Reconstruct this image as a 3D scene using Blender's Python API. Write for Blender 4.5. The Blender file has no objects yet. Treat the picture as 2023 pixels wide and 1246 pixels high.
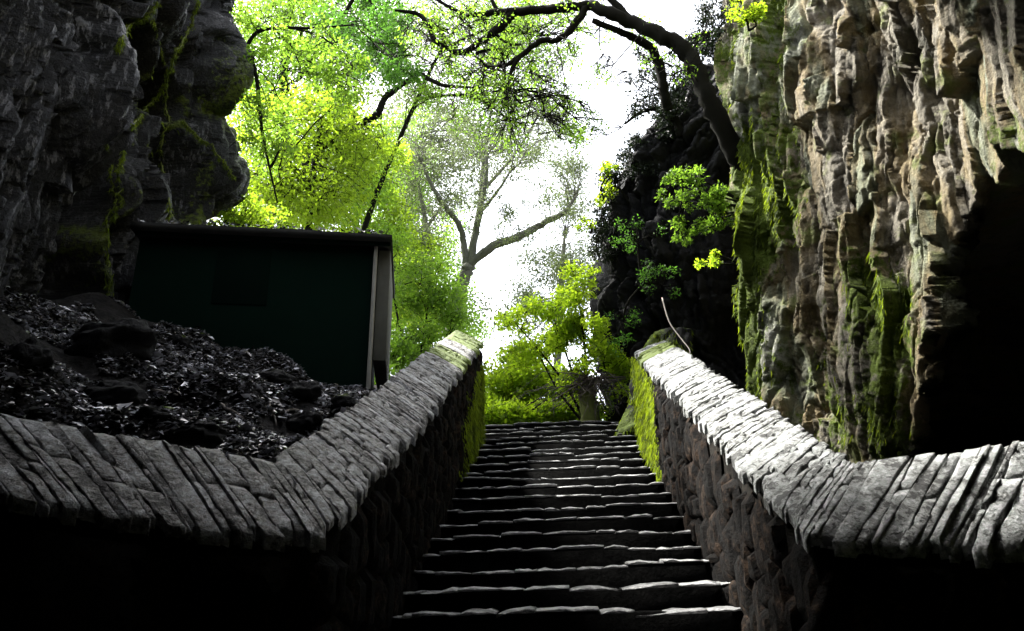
import bpy, bmesh, math, random
import numpy as np
from mathutils import Vector, Matrix
from mathutils.bvhtree import BVHTree

scene = bpy.context.scene
COL = scene.collection
R_ = math.radians

# ------------------------------------------------------------------ camera
FPX, PW, PH = 1461.0, 2023, 1246
PITCH, YAW, ROLL = R_(20.0), math.atan(94 * math.cos(R_(20.0)) / 1461.0), R_(-0.7)
CAMROT = Matrix.Rotation(YAW, 3, 'Z') @ Matrix.Rotation(math.pi / 2 + PITCH, 3, 'X') @ Matrix.Rotation(ROLL, 3, 'Z')
EYE = Vector((0, 0, 1.45))
cam_data = bpy.data.cameras.new('camera')
cam_data.sensor_width = 36.0
cam_data.lens = 36.0 * FPX / PW
cam_data.clip_start, cam_data.clip_end = 0.05, 2000
cam = bpy.data.objects.new('camera', cam_data)
cam.matrix_world = Matrix.Translation(EYE) @ CAMROT.to_4x4()
COL.objects.link(cam)
scene.camera = cam

# ------------------------------------------------------------------ sky, sun, exposure
SUN = Vector((-0.50, 0.28, 0.82)).normalized()
world = bpy.data.worlds.new('World')
scene.world = world
world.use_nodes = True
wn, wl = world.node_tree.nodes, world.node_tree.links
wn.clear()
sky = wn.new('ShaderNodeTexSky')
sky.sky_type = 'NISHITA'
sky.sun_disc = False
sky.sun_elevation = math.asin(SUN.z)
sky.sun_rotation = math.atan2(SUN.x, SUN.y) % (2 * math.pi)
sky.air_density, sky.dust_density, sky.ozone_density = 1.0, 4.0, 1.0
hsv = wn.new('ShaderNodeHueSaturation')
hsv.inputs['Saturation'].default_value = 0.30
bg = wn.new('ShaderNodeBackground')
bg.inputs['Strength'].default_value = 0.15
wo = wn.new('ShaderNodeOutputWorld')
wl.new(sky.outputs[0], hsv.inputs['Color'])
wl.new(hsv.outputs[0], bg.inputs[0])
wl.new(bg.outputs[0], wo.inputs[0])

sl = bpy.data.lights.new('sun', 'SUN')
sl.energy, sl.angle, sl.color = 3.5, R_(5.0), (1.0, 0.97, 0.91)
so = bpy.data.objects.new('sun', sl)
so.rotation_euler = SUN.to_track_quat('Z', 'Y').to_euler()
so.location = (-20, 20, 40)
COL.objects.link(so)

vs = scene.view_settings
vs.view_transform, vs.look, vs.gamma, vs.use_curve_mapping = 'Standard', 'None', 1.0, False
vs.exposure = 2.55
scene.cycles.max_bounces = 8
scene.cycles.diffuse_bounces = 5
scene.cycles.transmission_bounces = 6
scene.cycles.use_denoising = True
scene.cycles.sample_clamp_indirect = 4.0

# ------------------------------------------------------------------ pixel helpers (points get a real depth)
def ray(px, py):
    return CAMROT @ Vector(((px - PW / 2) / FPX, -(py - PH / 2) / FPX, -1.0))
def atY(px, py, Y):
    v = ray(px, py)
    return EYE + v * (Y / v.y)
def atX(px, py, X):
    v = ray(px, py)
    return EYE + v * (X / v.x)

# ------------------------------------------------------------------ numpy noise
def _h(ix, iy, iz, seed):
    n = (ix.astype(np.int64) * 374761393 + iy.astype(np.int64) * 668265263 + iz.astype(np.int64) * 2147483647 + seed * 1274126177) & 0xFFFFFFFF
    n = ((n ^ (n >> 13)) * 1274126177) & 0xFFFFFFFF
    n = ((n ^ (n >> 16)) * 2246822519) & 0xFFFFFFFF
    return ((n ^ (n >> 15)) & 0xFFFFFF) / float(0x1000000)
def vnoise(P, seed=0):
    P = np.asarray(P, float)
    i = np.floor(P).astype(np.int64)
    f = P - i
    u = f * f * (3 - 2 * f)
    r = 0
    for dx in (0, 1):
        for dy in (0, 1):
            for dz in (0, 1):
                w = (u[..., 0] if dx else 1 - u[..., 0]) * (u[..., 1] if dy else 1 - u[..., 1]) * (u[..., 2] if dz else 1 - u[..., 2])
                r = r + w * _h(i[..., 0] + dx, i[..., 1] + dy, i[..., 2] + dz, seed)
    return r * 2 - 1
def fbm(P, seed=0, octs=4, gain=0.5):
    r, a = 0, 1.0
    P = np.asarray(P, float)
    for o in range(octs):
        r = r + a * vnoise(P * (2.03 ** o) + 17.3 * o, seed + o)
        a *= gain
    return r
def vor2(x, y, seed=0):
    ix, iy = np.floor(x).astype(np.int64), np.floor(y).astype(np.int64)
    F1 = np.full(x.shape, 9.0); F2 = np.full(x.shape, 9.0)
    ID = np.zeros(x.shape); DX = np.zeros(x.shape); DY = np.zeros(x.shape)
    z = np.zeros_like(ix)
    for dx in (-1, 0, 1):
        for dy in (-1, 0, 1):
            cx = ix + dx; cy = iy + dy
            ox = cx + 0.1 + 0.8 * _h(cx, cy, z, seed); oy = cy + 0.1 + 0.8 * _h(cx, cy, z + 7, seed)
            d = np.hypot(x - ox, y - oy)
            m = d < F1
            F2 = np.where(m, F1, np.minimum(F2, d))
            ID = np.where(m, _h(cx, cy, z + 3, seed), ID)
            DX = np.where(m, x - ox, DX); DY = np.where(m, y - oy, DY)
            F1 = np.where(m, d, F1)
    return F1, F2, ID, DX, DY
def sstep(a, b, x):
    t = np.clip((x - a) / (b - a), 0, 1)
    return t * t * (3 - 2 * t)

# ------------------------------------------------------------------ mesh helpers
class MB:
    def __init__(s):
        s.V, s.Q, s.T, s.n = [], [], [], 0
    def add(s, V, Q=None, T=None):
        V = np.asarray(V, float).reshape(-1, 3)
        if Q is not None and len(Q): s.Q.append(np.asarray(Q, np.int64).reshape(-1, 4) + s.n)
        if T is not None and len(T): s.T.append(np.asarray(T, np.int64).reshape(-1, 3) + s.n)
        s.V.append(V); s.n += len(V)
    def mesh(s, name, smooth=False, attrs=None):
        V = np.concatenate(s.V) if s.V else np.zeros((0, 3))
        Q = np.concatenate(s.Q) if s.Q else np.zeros((0, 4), np.int64)
        T = np.concatenate(s.T) if s.T else np.zeros((0, 3), np.int64)
        me = bpy.data.meshes.new(name)
        me.vertices.add(len(V)); me.vertices.foreach_set('co', V.astype(np.float32).ravel())
        nl = len(Q) * 4 + len(T) * 3
        me.loops.add(nl)
        me.loops.foreach_set('vertex_index', np.concatenate([Q.ravel(), T.ravel()]).astype(np.int32))
        me.polygons.add(len(Q) + len(T))
        ls = np.concatenate([np.arange(len(Q)) * 4, len(Q) * 4 + np.arange(len(T)) * 3]).astype(np.int32)
        me.polygons.foreach_set('loop_start', ls)
        if smooth: me.polygons.foreach_set('use_smooth', np.ones(len(ls), bool))
        me.update(calc_edges=True)
        me.validate()
        if attrs:
            for k, a in attrs.items():
                at = me.attributes.new(k, 'FLOAT', 'POINT')
                at.data.foreach_set('value', np.asarray(a, np.float32).ravel())
        return me
    def build(s, name, mat, parent=None, smooth=False, attrs=None):
        me = s.mesh(name, smooth, attrs)
        return link(name, me, mat, parent)
def link(name, me, mat=None, parent=None):
    o = bpy.data.objects.new(name, me)
    COL.objects.link(o)
    if mat is not None and me is not None and len(me.materials) == 0: me.materials.append(mat)
    if parent is not None: o.parent = parent
    return o
def tag(o, label=None, cat=None, group=None, kind=None):
    if label: o['label'] = label
    if cat: o['category'] = cat
    if group: o['group'] = group
    if kind: o['kind'] = kind
    return o
def thing(name, label, cat, loc=(0, 0, 0), group=None):
    o = bpy.data.objects.new(name, None)
    o.empty_display_size = 0.2
    o.location = loc
    COL.objects.link(o)
    return tag(o, label, cat, group)
def settle(root):
    """children are built in world coordinates: keep them there under the moved empty"""
    inv = Matrix.Translation(-Vector(root.location))
    for c in root.children: c.matrix_parent_inverse = inv
def grid_faces(nu, nv, off=0, flip=False):
    a = (np.arange(nu - 1)[:, None] * nv + np.arange(nv - 1)[None, :]).ravel() + off
    q = np.stack([a, a + nv, a + nv + 1, a + 1], 1)
    return q[:, ::-1] if flip else q
def tube(mb, pts, rad, n=6, jit=0.0, rng=None):
    P = np.array([tuple(p) for p in pts], float)
    r = np.asarray(rad, float) if np.ndim(rad) else np.full(len(P), rad)
    T = np.gradient(P, axis=0)
    T /= np.linalg.norm(T, axis=1, keepdims=True) + 1e-9
    up = np.array([0.31, 0.17, 0.93]) if abs(T[:, 2]).mean() < 0.8 else np.array([0.9, 0.4, 0.1])
    A = np.cross(T, up); A /= np.linalg.norm(A, axis=1, keepdims=True) + 1e-9
    B = np.cross(T, A)
    ang = np.arange(n) * 2 * math.pi / n
    ring = A[:, None, :] * np.cos(ang)[None, :, None] + B[:, None, :] * np.sin(ang)[None, :, None]
    rr = r[:, None, None]
    if jit and rng is not None: rr = rr * (1 + jit * rng.uniform(-1, 1, (len(P), n, 1)))
    V = (P[:, None, :] + ring * rr).reshape(-1, 3)
    i = np.arange(len(P) - 1)[:, None] * n; j = np.arange(n)[None, :]
    a = (i + j).ravel(); b = (i + (j + 1) % n).ravel()
    Q = np.stack([a, b, b + n, a + n], 1)
    caps = [[0, k + 1, k] for k in range(1, n - 1)]
    e = (len(P) - 1) * n
    caps += [[e, e + k, e + k + 1] for k in range(1, n - 1)]
    mb.add(V, Q, caps)
def smooth_path(pts, sub=5):
    P = [np.array(tuple(p), float) for p in pts]
    if len(P) < 3: sub = max(sub, 3)
    out = []
    for i in range(len(P) - 1):
        p0, p1, p2, p3 = P[max(i - 1, 0)], P[i], P[i + 1], P[min(i + 2, len(P) - 1)]
        for t in np.linspace(0, 1, sub, endpoint=False):
            out.append(0.5 * ((2 * p1) + (p2 - p0) * t + (2 * p0 - 5 * p1 + 4 * p2 - p3) * t * t + (3 * p1 - p0 - 3 * p2 + p3) * t ** 3))
    out.append(P[-1])
    return np.array(out)
def lerp_rad(r, n):
    return np.interp(np.linspace(0, 1, n), np.linspace(0, 1, len(r)), r)

# ------------------------------------------------------------------ materials
def new_mat(name):
    m = bpy.data.materials.new(name); m.use_nodes = True
    nt = m.node_tree; nt.nodes.clear()
    out = nt.nodes.new('ShaderNodeOutputMaterial')
    return m, nt, out
class NT:
    def __init__(s, nt): s.nt = nt
    def n(s, t, **kw):
        nd = s.nt.nodes.new(t)
        for k, v in kw.items():
            if hasattr(nd, k): setattr(nd, k, v)
        return nd
    def l(s, a, b): s.nt.links.new(a, b)
    def noise(s, vec, scale, detail=4, rough=0.55, dist=0.0):
        nd = s.n('ShaderNodeTexNoise'); nd.inputs['Scale'].default_value = scale
        nd.inputs['Detail'].default_value = detail; nd.inputs['Roughness'].default_value = rough
        nd.inputs['Distortion'].default_value = dist
        s.l(vec, nd.inputs['Vector']); return nd.outputs['Fac']
    def mapping(s, vec, scale=(1, 1, 1), rot=(0, 0, 0)):
        nd = s.n('ShaderNodeMapping'); nd.inputs['Scale'].default_value = scale; nd.inputs['Rotation'].default_value = rot
        s.l(vec, nd.inputs['Vector']); return nd.outputs[0]
    def ramp(s, fac, stops, interp='LINEAR'):
        nd = s.n('ShaderNodeValToRGB'); cr = nd.color_ramp; cr.interpolation = interp
        while len(cr.elements) < len(stops): cr.elements.new(0.5)
        for e, (p, c) in zip(cr.elements, stops):
            e.position = p; e.color = (c[0], c[1], c[2], 1) if not np.isscalar(c) else (c, c, c, 1)
        s.l(fac, nd.inputs[0]); return nd.outputs[0]
    def mix(s, fac, a, b, mode='MIX'):
        nd = s.n('ShaderNodeMix'); nd.data_type = 'RGBA'; nd.blend_type = mode
        for sock, v in ((nd.inputs[0], fac), (nd.inputs[6], a), (nd.inputs[7], b)):
            if hasattr(v, 'is_linked') or isinstance(v, bpy.types.NodeSocket): s.l(v, sock)
            elif np.isscalar(v): sock.default_value = v
            else: sock.default_value = (v[0], v[1], v[2], 1)
        return nd.outputs[2]
    def math(s, op, a, b=0.0):
        nd = s.n('ShaderNodeMath'); nd.operation = op
        for sock, v in ((nd.inputs[0], a), (nd.inputs[1], b)):
            if isinstance(v, bpy.types.NodeSocket): s.l(v, sock)
            else: sock.default_value = v
        return nd.outputs[0]
    def bsdf(s, out, color, rough=0.8, spec=0.3, bump=None, bstr=0.5, bdist=0.02):
        b = s.n('ShaderNodeBsdfPrincipled')
        for sock, v in ((b.inputs['Base Color'], color), (b.inputs['Roughness'], rough)):
            if isinstance(v, bpy.types.NodeSocket): s.l(v, sock)
            elif np.isscalar(v): sock.default_value = v
            else: sock.default_value = (v[0], v[1], v[2], 1)
        b.inputs['Specular IOR Level'].default_value = spec
        if bump is not None:
            bp = s.n('ShaderNodeBump'); bp.inputs['Strength'].default_value = bstr; bp.inputs['Distance'].default_value = bdist
            s.l(bump, bp.inputs['Height']); s.l(bp.outputs[0], b.inputs['Normal'])
        s.l(b.outputs[0], out.inputs[0]); return b

def rock_mat(name, stops, streak, moss, moss_bias, scale=1.0, rough=0.85, spec=0.25, bstr=0.6, lichen=None, pale=None):
    m, nt, out = new_mat(name); N = NT(nt)
    pos = N.n('ShaderNodeNewGeometry').outputs['Position']
    big = N.noise(N.mapping(pos, (1, 1, 0.45)), 1.3 * scale, 5, 0.6, 0.4)
    tint = N.n('ShaderNodeAttribute'); tint.attribute_name = 'tint'
    big = N.math('ADD', N.math('MULTIPLY', big, 0.7), N.math('ADD', N.math('MULTIPLY', tint.outputs['Fac'], 0.5), -0.1))
    base = N.ramp(big, stops)
    fine = N.noise(pos, 14 * scale, 6, 0.7)
    base = N.mix(0.55, base, N.ramp(fine, [(0.3, 0.25), (0.52, 0.9), (0.75, 1.0)]), 'MULTIPLY')
    st = N.noise(N.mapping(pos, (1, 1, 0.10)), 5.5 * scale, 5, 0.65, 0.3)
    base = N.mix(N.ramp(st, [(0.52, 0.0), (0.68, 0.75)]), base, streak)
    if lichen:
        li = N.noise(pos, 3.1 * scale, 5, 0.6)
        base = N.mix(N.ramp(li, [(0.56, 0.0), (0.66, 0.8)]), base, lichen)
    if pale:  # wet glints painted into the colour as pale vertical streaks
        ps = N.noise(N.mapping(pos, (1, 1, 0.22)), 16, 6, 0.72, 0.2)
        glint_mask = N.math('MULTIPLY', N.ramp(ps, [(0.53, 0.0), (0.60, 1.0)]), N.ramp(tint.outputs['Fac'], [(0.25, 0.06), (0.75, 1.0)]))
        base = N.mix(glint_mask, base, pale)
    at = N.n('ShaderNodeAttribute'); at.attribute_name = 'moss'
    mn = N.noise(pos, 9 * scale, 5, 0.7)
    mk = N.math('ADD', at.outputs['Fac'], N.math('MULTIPLY', N.math('SUBTRACT', mn, 0.5), 1.3))
    mk = N.ramp(N.math('ADD', mk, moss_bias), [(0.45, 0.0), (0.62, 1.0)])
    mcol = N.mix(N.noise(pos, 22, 3), moss, [c * 0.35 for c in moss])
    base = N.mix(mk, base, mcol)
    bmp = N.math('ADD', N.noise(N.mapping(pos, (1, 1, 0.6)), 24 * scale, 8, 0.75), N.math('MULTIPLY', fine, 1.4))
    N.bsdf(out, base, rough, spec, bmp, bstr, 0.05)
    return m

M = {}
M['cliff_pale'] = rock_mat('weathered_cliff_rock', [(0.20, (0.09, 0.093, 0.068)), (0.34, (0.19, 0.175, 0.135)), (0.44, (0.27, 0.245, 0.19)), (0.52, (0.25, 0.195, 0.10)), (0.60, (0.20, 0.215, 0.14)), (0.72, (0.33, 0.33, 0.285))],
                           (0.035, 0.032, 0.024), (0.12, 0.175, 0.012), -0.16, lichen=(0.16, 0.19, 0.05), bstr=1.0)
M['cliff_dark'] = rock_mat('damp_rock_painted_glints', [(0.42, (0.003, 0.003, 0.004)), (0.60, (0.007, 0.007, 0.009)), (0.72, (0.015, 0.015, 0.018)), (0.85, (0.03, 0.03, 0.035))],
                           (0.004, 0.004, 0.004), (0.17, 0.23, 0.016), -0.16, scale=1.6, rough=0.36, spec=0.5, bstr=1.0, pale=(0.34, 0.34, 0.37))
M['rock_black'] = rock_mat('wet_black_rock', [(0.3, (0.008, 0.008, 0.009)), (0.6, (0.02, 0.02, 0.023)), (0.75, (0.035, 0.035, 0.037))],
                           (0.008, 0.008, 0.008), (0.09, 0.13, 0.012), -0.42, rough=0.8, spec=0.2)

def stone_mat(name, stops, moss=None, rough=0.6, spec=0.4, bstr=0.8, scale=1.0):
    m, nt, out = new_mat(name); N = NT(nt)
    pos = N.n('ShaderNodeNewGeometry').outputs['Position']
    rnd = N.n('ShaderNodeObjectInfo').outputs['Random']
    f = N.noise(pos, 7 * scale, 8, 0.7, 0.15)
    md = N.noise(pos, 24 * scale, 6, 0.7, 0.3)
    v = N.math('ADD', N.math('MULTIPLY', N.math('SUBTRACT', f, 0.5), 1.9), N.math('MULTIPLY', N.math('SUBTRACT', md, 0.5), 1.7))
    v = N.math('ADD', N.math('ADD', v, N.math('MULTIPLY', N.math('SUBTRACT', rnd, 0.5), 0.26)), 0.52)
    base = N.ramp(v, stops)
    sp = N.noise(pos, 60 * scale, 5, 0.75)
    base = N.mix(0.6, base, N.ramp(sp, [(0.32, 0.2), (0.5, 0.95), (0.7, 1.0)]), 'MULTIPLY')
    if moss:
        at = N.n('ShaderNodeAttribute'); at.attribute_name = 'moss'
        mk = N.math('ADD', at.outputs['Fac'], N.math('MULTIPLY', N.math('SUBTRACT', N.noise(pos, 12, 5, 0.7), 0.5), 1.2))
        base = N.mix(N.ramp(mk, [(0.45, 0.0), (0.6, 1.0)]), base, N.mix(N.noise(pos, 26, 3), moss, [c * 0.45 for c in moss]))
    bmp = N.math('ADD', N.noise(pos, 38 * scale, 6, 0.75), N.math('MULTIPLY', N.noise(pos, 12 * scale, 4, 0.6), 1.5))
    N.bsdf(out, base, rough, spec, bmp, bstr, 0.02)
    return m
MOSS = (0.16, 0.23, 0.012)
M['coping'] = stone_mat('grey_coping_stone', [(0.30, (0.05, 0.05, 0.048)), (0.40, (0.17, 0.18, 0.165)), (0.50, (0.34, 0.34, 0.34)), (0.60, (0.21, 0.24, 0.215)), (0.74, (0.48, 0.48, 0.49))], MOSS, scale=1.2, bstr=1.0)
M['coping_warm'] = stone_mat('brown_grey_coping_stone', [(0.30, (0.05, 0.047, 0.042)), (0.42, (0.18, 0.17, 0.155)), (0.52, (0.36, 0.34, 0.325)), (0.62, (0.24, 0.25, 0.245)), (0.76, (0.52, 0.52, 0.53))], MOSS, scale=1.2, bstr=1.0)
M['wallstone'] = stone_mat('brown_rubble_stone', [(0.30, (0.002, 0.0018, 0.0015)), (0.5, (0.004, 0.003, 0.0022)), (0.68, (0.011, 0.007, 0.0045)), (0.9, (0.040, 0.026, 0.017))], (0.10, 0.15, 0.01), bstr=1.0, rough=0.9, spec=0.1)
M['mortar'] = stone_mat('dark_earth_mortar', [(0.3, (0.005, 0.0045, 0.004)), (0.7, (0.015, 0.013, 0.010))], bstr=1.0, rough=0.95, spec=0.1)
M['tread'] = stone_mat('worn_lit_step_stone', [(0.25, (0.05, 0.05, 0.05)), (0.48, (0.2, 0.2, 0.2)), (0.7, (0.36, 0.36, 0.36))], rough=0.45, spec=0.5, bstr=0.7)  # lit tread tops: paler copy of the step stone
M['riser'] = stone_mat('shade_black_riser_stone', [(0.3, (0.0015, 0.0015, 0.0015)), (0.7, (0.005, 0.005, 0.0048))], rough=0.9, spec=0.03)  # shade on the step fronts put into the colour as near black
M['soil'] = stone_mat('black_damp_soil', [(0.3, (0.006, 0.006, 0.006)), (0.7, (0.025, 0.023, 0.022))], rough=0.9, spec=0.15, bstr=1.0)

def plain(name, a, b, scale=6, rough=0.8, spec=0.3, bstr=0.3):
    m, nt, out = new_mat(name); N = NT(nt)
    pos = N.n('ShaderNodeNewGeometry').outputs['Position']
    f = N.noise(pos, scale, 6, 0.65)
    N.bsdf(out, N.mix(f, a, b), rough, spec, N.noise(pos, scale * 6, 5, 0.7), bstr, 0.01)
    return m
M['green_paint'] = plain('dark_green_painted_board', (0.0006, 0.007, 0.0045), (0.0015, 0.014, 0.009), 3, 0.9, 0.08, 0.15)
M['green_dark'] = plain('blackish_green_shutter', (0.0005, 0.005, 0.0032), (0.0011, 0.010, 0.0065), 3, 0.9, 0.08, 0.15)
M['roof'] = plain('tarred_roof_slab', (0.012, 0.012, 0.012), (0.03, 0.03, 0.028), 9, 0.85, 0.2, 0.6)
M['panel'] = plain('stained_pale_board', (0.15, 0.15, 0.13), (0.07, 0.07, 0.06), 5, 0.8, 0.2, 0.3)
M['post'] = plain('weathered_white_post', (0.42, 0.42, 0.38), (0.26, 0.25, 0.22), 8, 0.7, 0.3, 0.3)
M['bark'] = plain('dark_mossy_bark', (0.004, 0.0038, 0.0035), (0.013, 0.013, 0.008), 11, 0.95, 0.08, 1.0)
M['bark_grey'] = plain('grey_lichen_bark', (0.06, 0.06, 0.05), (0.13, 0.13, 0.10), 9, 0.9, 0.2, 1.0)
M['root'] = plain('mossy_root', (0.10, 0.12, 0.03), (0.17, 0.19, 0.06), 16, 0.9, 0.2, 1.0)
M['twig'] = plain('dry_grey_twig', (0.05, 0.042, 0.037), (0.13, 0.11, 0.10), 20, 0.85, 0.2, 0.5)
M['pale_twig'] = plain('pale_bare_stick', (0.24, 0.21, 0.19), (0.36, 0.33, 0.30), 20, 0.85, 0.2, 0.5)
M['ground'] = plain('forest_soil', (0.03, 0.035, 0.015), (0.07, 0.075, 0.03), 2, 0.95, 0.1, 0.8)

def leaf_mat(name, dark, light, trans, tfac=0.55, rough=0.5):
    m, nt, out = new_mat(name); N = NT(nt)
    at = N.n('ShaderNodeAttribute'); at.attribute_name = 'tone'
    c = N.mix(at.outputs['Fac'], dark, light)
    t = N.mix(at.outputs['Fac'], [x * 0.6 for x in trans], trans)
    b = N.n('ShaderNodeBsdfPrincipled'); b.inputs['Roughness'].default_value = rough; b.inputs['Specular IOR Level'].default_value = 0.3
    N.l(c, b.inputs['Base Color'])
    tr = N.n('ShaderNodeBsdfTranslucent'); N.l(t, tr.inputs['Color'])
    mx = N.n('ShaderNodeMixShader'); mx.inputs[0].default_value = tfac
    N.l(b.outputs[0], mx.inputs[1]); N.l(tr.outputs[0], mx.inputs[2]); N.l(mx.outputs[0], out.inputs[0])
    return m
M['leaf_lime'] = leaf_mat('lime_young_leaf', (0.04, 0.09, 0.008), (0.14, 0.21, 0.015), (0.40, 0.60, 0.03), 0.62)
M['leaf_bright'] = leaf_mat('bright_yellow_green_leaf', (0.07, 0.13, 0.01), (0.17, 0.25, 0.015), (0.52, 0.74, 0.03), 0.66)
M['leaf_green'] = leaf_mat('fresh_green_leaf', (0.02, 0.06, 0.01), (0.08, 0.15, 0.015), (0.28, 0.50, 0.04), 0.58)
M['leaf_deep'] = leaf_mat('deep_green_leaf', (0.02, 0.06, 0.012), (0.05, 0.12, 0.015), (0.12, 0.30, 0.03), 0.45)
M['leaf_dark'] = leaf_mat('dark_evergreen_leaf', (0.006, 0.010, 0.008), (0.016, 0.024, 0.014), (0.02, 0.035, 0.012), 0.2)
M['leaf_hazed'] = leaf_mat('haze_grey_green_leaf', (0.04, 0.055, 0.025), (0.09, 0.11, 0.05), (0.16, 0.21, 0.08), 0.5)  # distance haze put into the leaf colour as greyed green
M['moss'] = leaf_mat('yellow_green_moss', (0.012, 0.022, 0.003), (0.18, 0.25, 0.012), (0.36, 0.48, 0.02), 0.42, 0.8)
M['litter'] = None
def litter_mat():
    m, nt, out = new_mat('wet_leaves_painted_glints'); N = NT(nt)
    at = N.n('ShaderNodeAttribute'); at.attribute_name = 'tone'
    c = N.ramp(at.outputs['Fac'], [(0.0, (0.008, 0.008, 0.008)), (0.35, (0.03, 0.026, 0.022)), (0.5, (0.12, 0.11, 0.10)), (0.6, (0.38, 0.38, 0.41)), (1.0, (0.78, 0.78, 0.84))])  # bluish white end paints sky glints into the wet leaf colour
    N.bsdf(out, c, 0.22, 0.7)
    return m
M['litter'] = litter_mat()

# ================================================================== SETTING
# upper ground reaching the horizon, with the cutting left open
mb = MB()
inner = (-9.0, 9.5, -7.0, 10.9)
xs = [-600, -200, -60, -25, inner[0], -4, -1.5, 1.5, 4, inner[1], 20, 60, 200, 600]
ysg = [-600, -200, -60, -20, inner[2], 0, 5, inner[3], 13, 16, 20, 26, 34, 50, 80, 200, 600]
idx = {}
V = []
for i, x in enumerate(xs):
    for j, y in enumerate(ysg):
        rise = 0.0
        if y > 12: rise = min((y - 12) * 0.10, 3.0)
        if x < -3 and y > 10: rise += min((-3 - x) * 0.18, 3)
        idx[i, j] = len(V); V.append((x, y, 3.5 + rise))
F = []
for i in range(len(xs) - 1):
    for j in range(len(ysg) - 1):
        if xs[i] >= inner[0] and xs[i + 1] <= inner[1] and ysg[j] >= inner[2] and ysg[j + 1] <= inner[3]: continue
        F.append((idx[i, j], idx[i + 1, j], idx[i + 1, j + 1], idx[i, j + 1]))
mb.add(V, F)
g = mb.build('ground', M['ground']); g['kind'] = 'structure'
# lower landing floor
mb = MB(); mb.add([(-9, -7, 0), (9.5, -7, 0), (9.5, 10.9, 0), (-9, 10.9, 0)], [(0, 1, 2, 3)])
g = mb.build('landing_floor', M['riser']); g['kind'] = 'structure'

# ---- cliffs
def rock_relief(u, v, seed, specs, warp=0.25, ytilt=0.6):
    P = np.stack([u, v, np.zeros_like(u)], -1)
    wu = u + warp * fbm(P * 0.9, seed + 50, 3); wv = v + warp * fbm(P * 0.9 + 31, seed + 60, 3)
    d = np.zeros_like(u)
    for k, (fu, fv, amp, tilt, crack, cw) in enumerate(specs):
        prev = d; d = np.zeros_like(u)
        F1, F2, ID, DX, DY = vor2(wu * fu, wv * fv, seed + 5 * k)
        gx = ((ID * 7919.0) % 1.0) * 2 - 1; gy = ((ID * 104729.0) % 1.0) * 2 - 1
        d += amp * ((ID - 0.5) * 1.2 + tilt * (gx * DX * 1.3 + gy * DY * ytilt))
        d -= amp * crack * np.exp(-((F2 - F1) / cw) ** 2)
        nb = 4 if amp > 0.3 else 3 if amp > 0.15 else 2 if amp > 0.07 else 0
        for _ in range(nb):
            d[1:-1] = 0.25 * d[:-2] + 0.5 * d[1:-1] + 0.25 * d[2:]
            d[:, 1:-1] = 0.25 * d[:, :-2] + 0.5 * d[:, 1:-1] + 0.25 * d[:, 2:]
        d = d + prev
    return d
def crag(u, v, seed, specs, warp=0.2, groove=0.55):
    """continuous craggy relief: upper envelope of tilted, flat-topped facets at several scales; also returns a facet tint"""
    P = np.stack([u, v, np.zeros_like(u)], -1)
    wu = u + warp * fbm(P * 0.8, seed + 50, 3); wv = v + warp * fbm(P * 0.8 + 31, seed + 60, 3)
    D = np.zeros_like(u); TT = np.zeros_like(u)
    for k, (fu, fv, amp, tilt, slope, tw) in enumerate(specs):
        x, y = wu * fu, wv * fv
        ix, iy = np.floor(x).astype(np.int64), np.floor(y).astype(np.int64); z = np.zeros_like(ix)
        best = np.full(u.shape, -9.0); sec = np.full(u.shape, -9.0); tin = np.zeros_like(u); sd = seed + 7 * k
        for dx in (-1, 0, 1):
            for dy in (-1, 0, 1):
                cx, cy = ix + dx, iy + dy
                ax = x - (cx + 0.1 + 0.8 * _h(cx, cy, z, sd)); ay = y - (cy + 0.1 + 0.8 * _h(cx, cy, z + 7, sd))
                an = (_h(cx, cy, z + 11, sd) - 0.5) * 1.2; ca, sa = np.cos(an), np.sin(an)
                bx, by = ax * ca + ay * sa, -ax * sa + ay * ca
                r = _h(cx, cy, z + 3, sd)
                h = r + tilt * ((_h(cx, cy, z + 5, sd) * 2 - 1) * bx + (_h(cx, cy, z + 9, sd) * 2 - 1) * 0.55 * by)
                dd_ = np.maximum(np.maximum(np.abs(bx), np.abs(by)), 0.72 * (np.abs(bx) + np.abs(by)))
                h = h - slope * np.maximum(dd_ - 0.36, 0)
                m = h > best
                sec = np.where(m, best, np.maximum(sec, h))
                best = np.where(m, h, best); tin = np.where(m, _h(cx, cy, z + 15, sd), tin)
        D += amp * (best - 0.6 - groove * np.exp(-((best - sec) / 0.06) ** 2)); TT += tw * tin
        wu = wu + 0.15 * best / fu; wv = wv + 0.1 * best / fv
    return D, TT
def roughen(G, seed, layers):
    """push the surface along its own normals with ridged 3D noise"""
    for k, (fr, st, amp) in enumerate(layers):
        du = np.gradient(G, axis=0); dv = np.gradient(G, axis=1)
        N_ = np.cross(du, dv); N_ /= np.linalg.norm(N_, axis=-1, keepdims=True) + 1e-9
        P = G * np.array([fr, fr, fr * st])
        n = 0.6 - 1.2 * np.abs(vnoise(P + 0.35 * vnoise(P * 0.7 + 5, seed + 40 + k)[..., None], seed + k))
        n = n + 0.6 * vnoise(P * 1.9 + 11, seed + 20 + k)
        G = G + N_ * (amp * n)[..., None]
    return G

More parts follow.
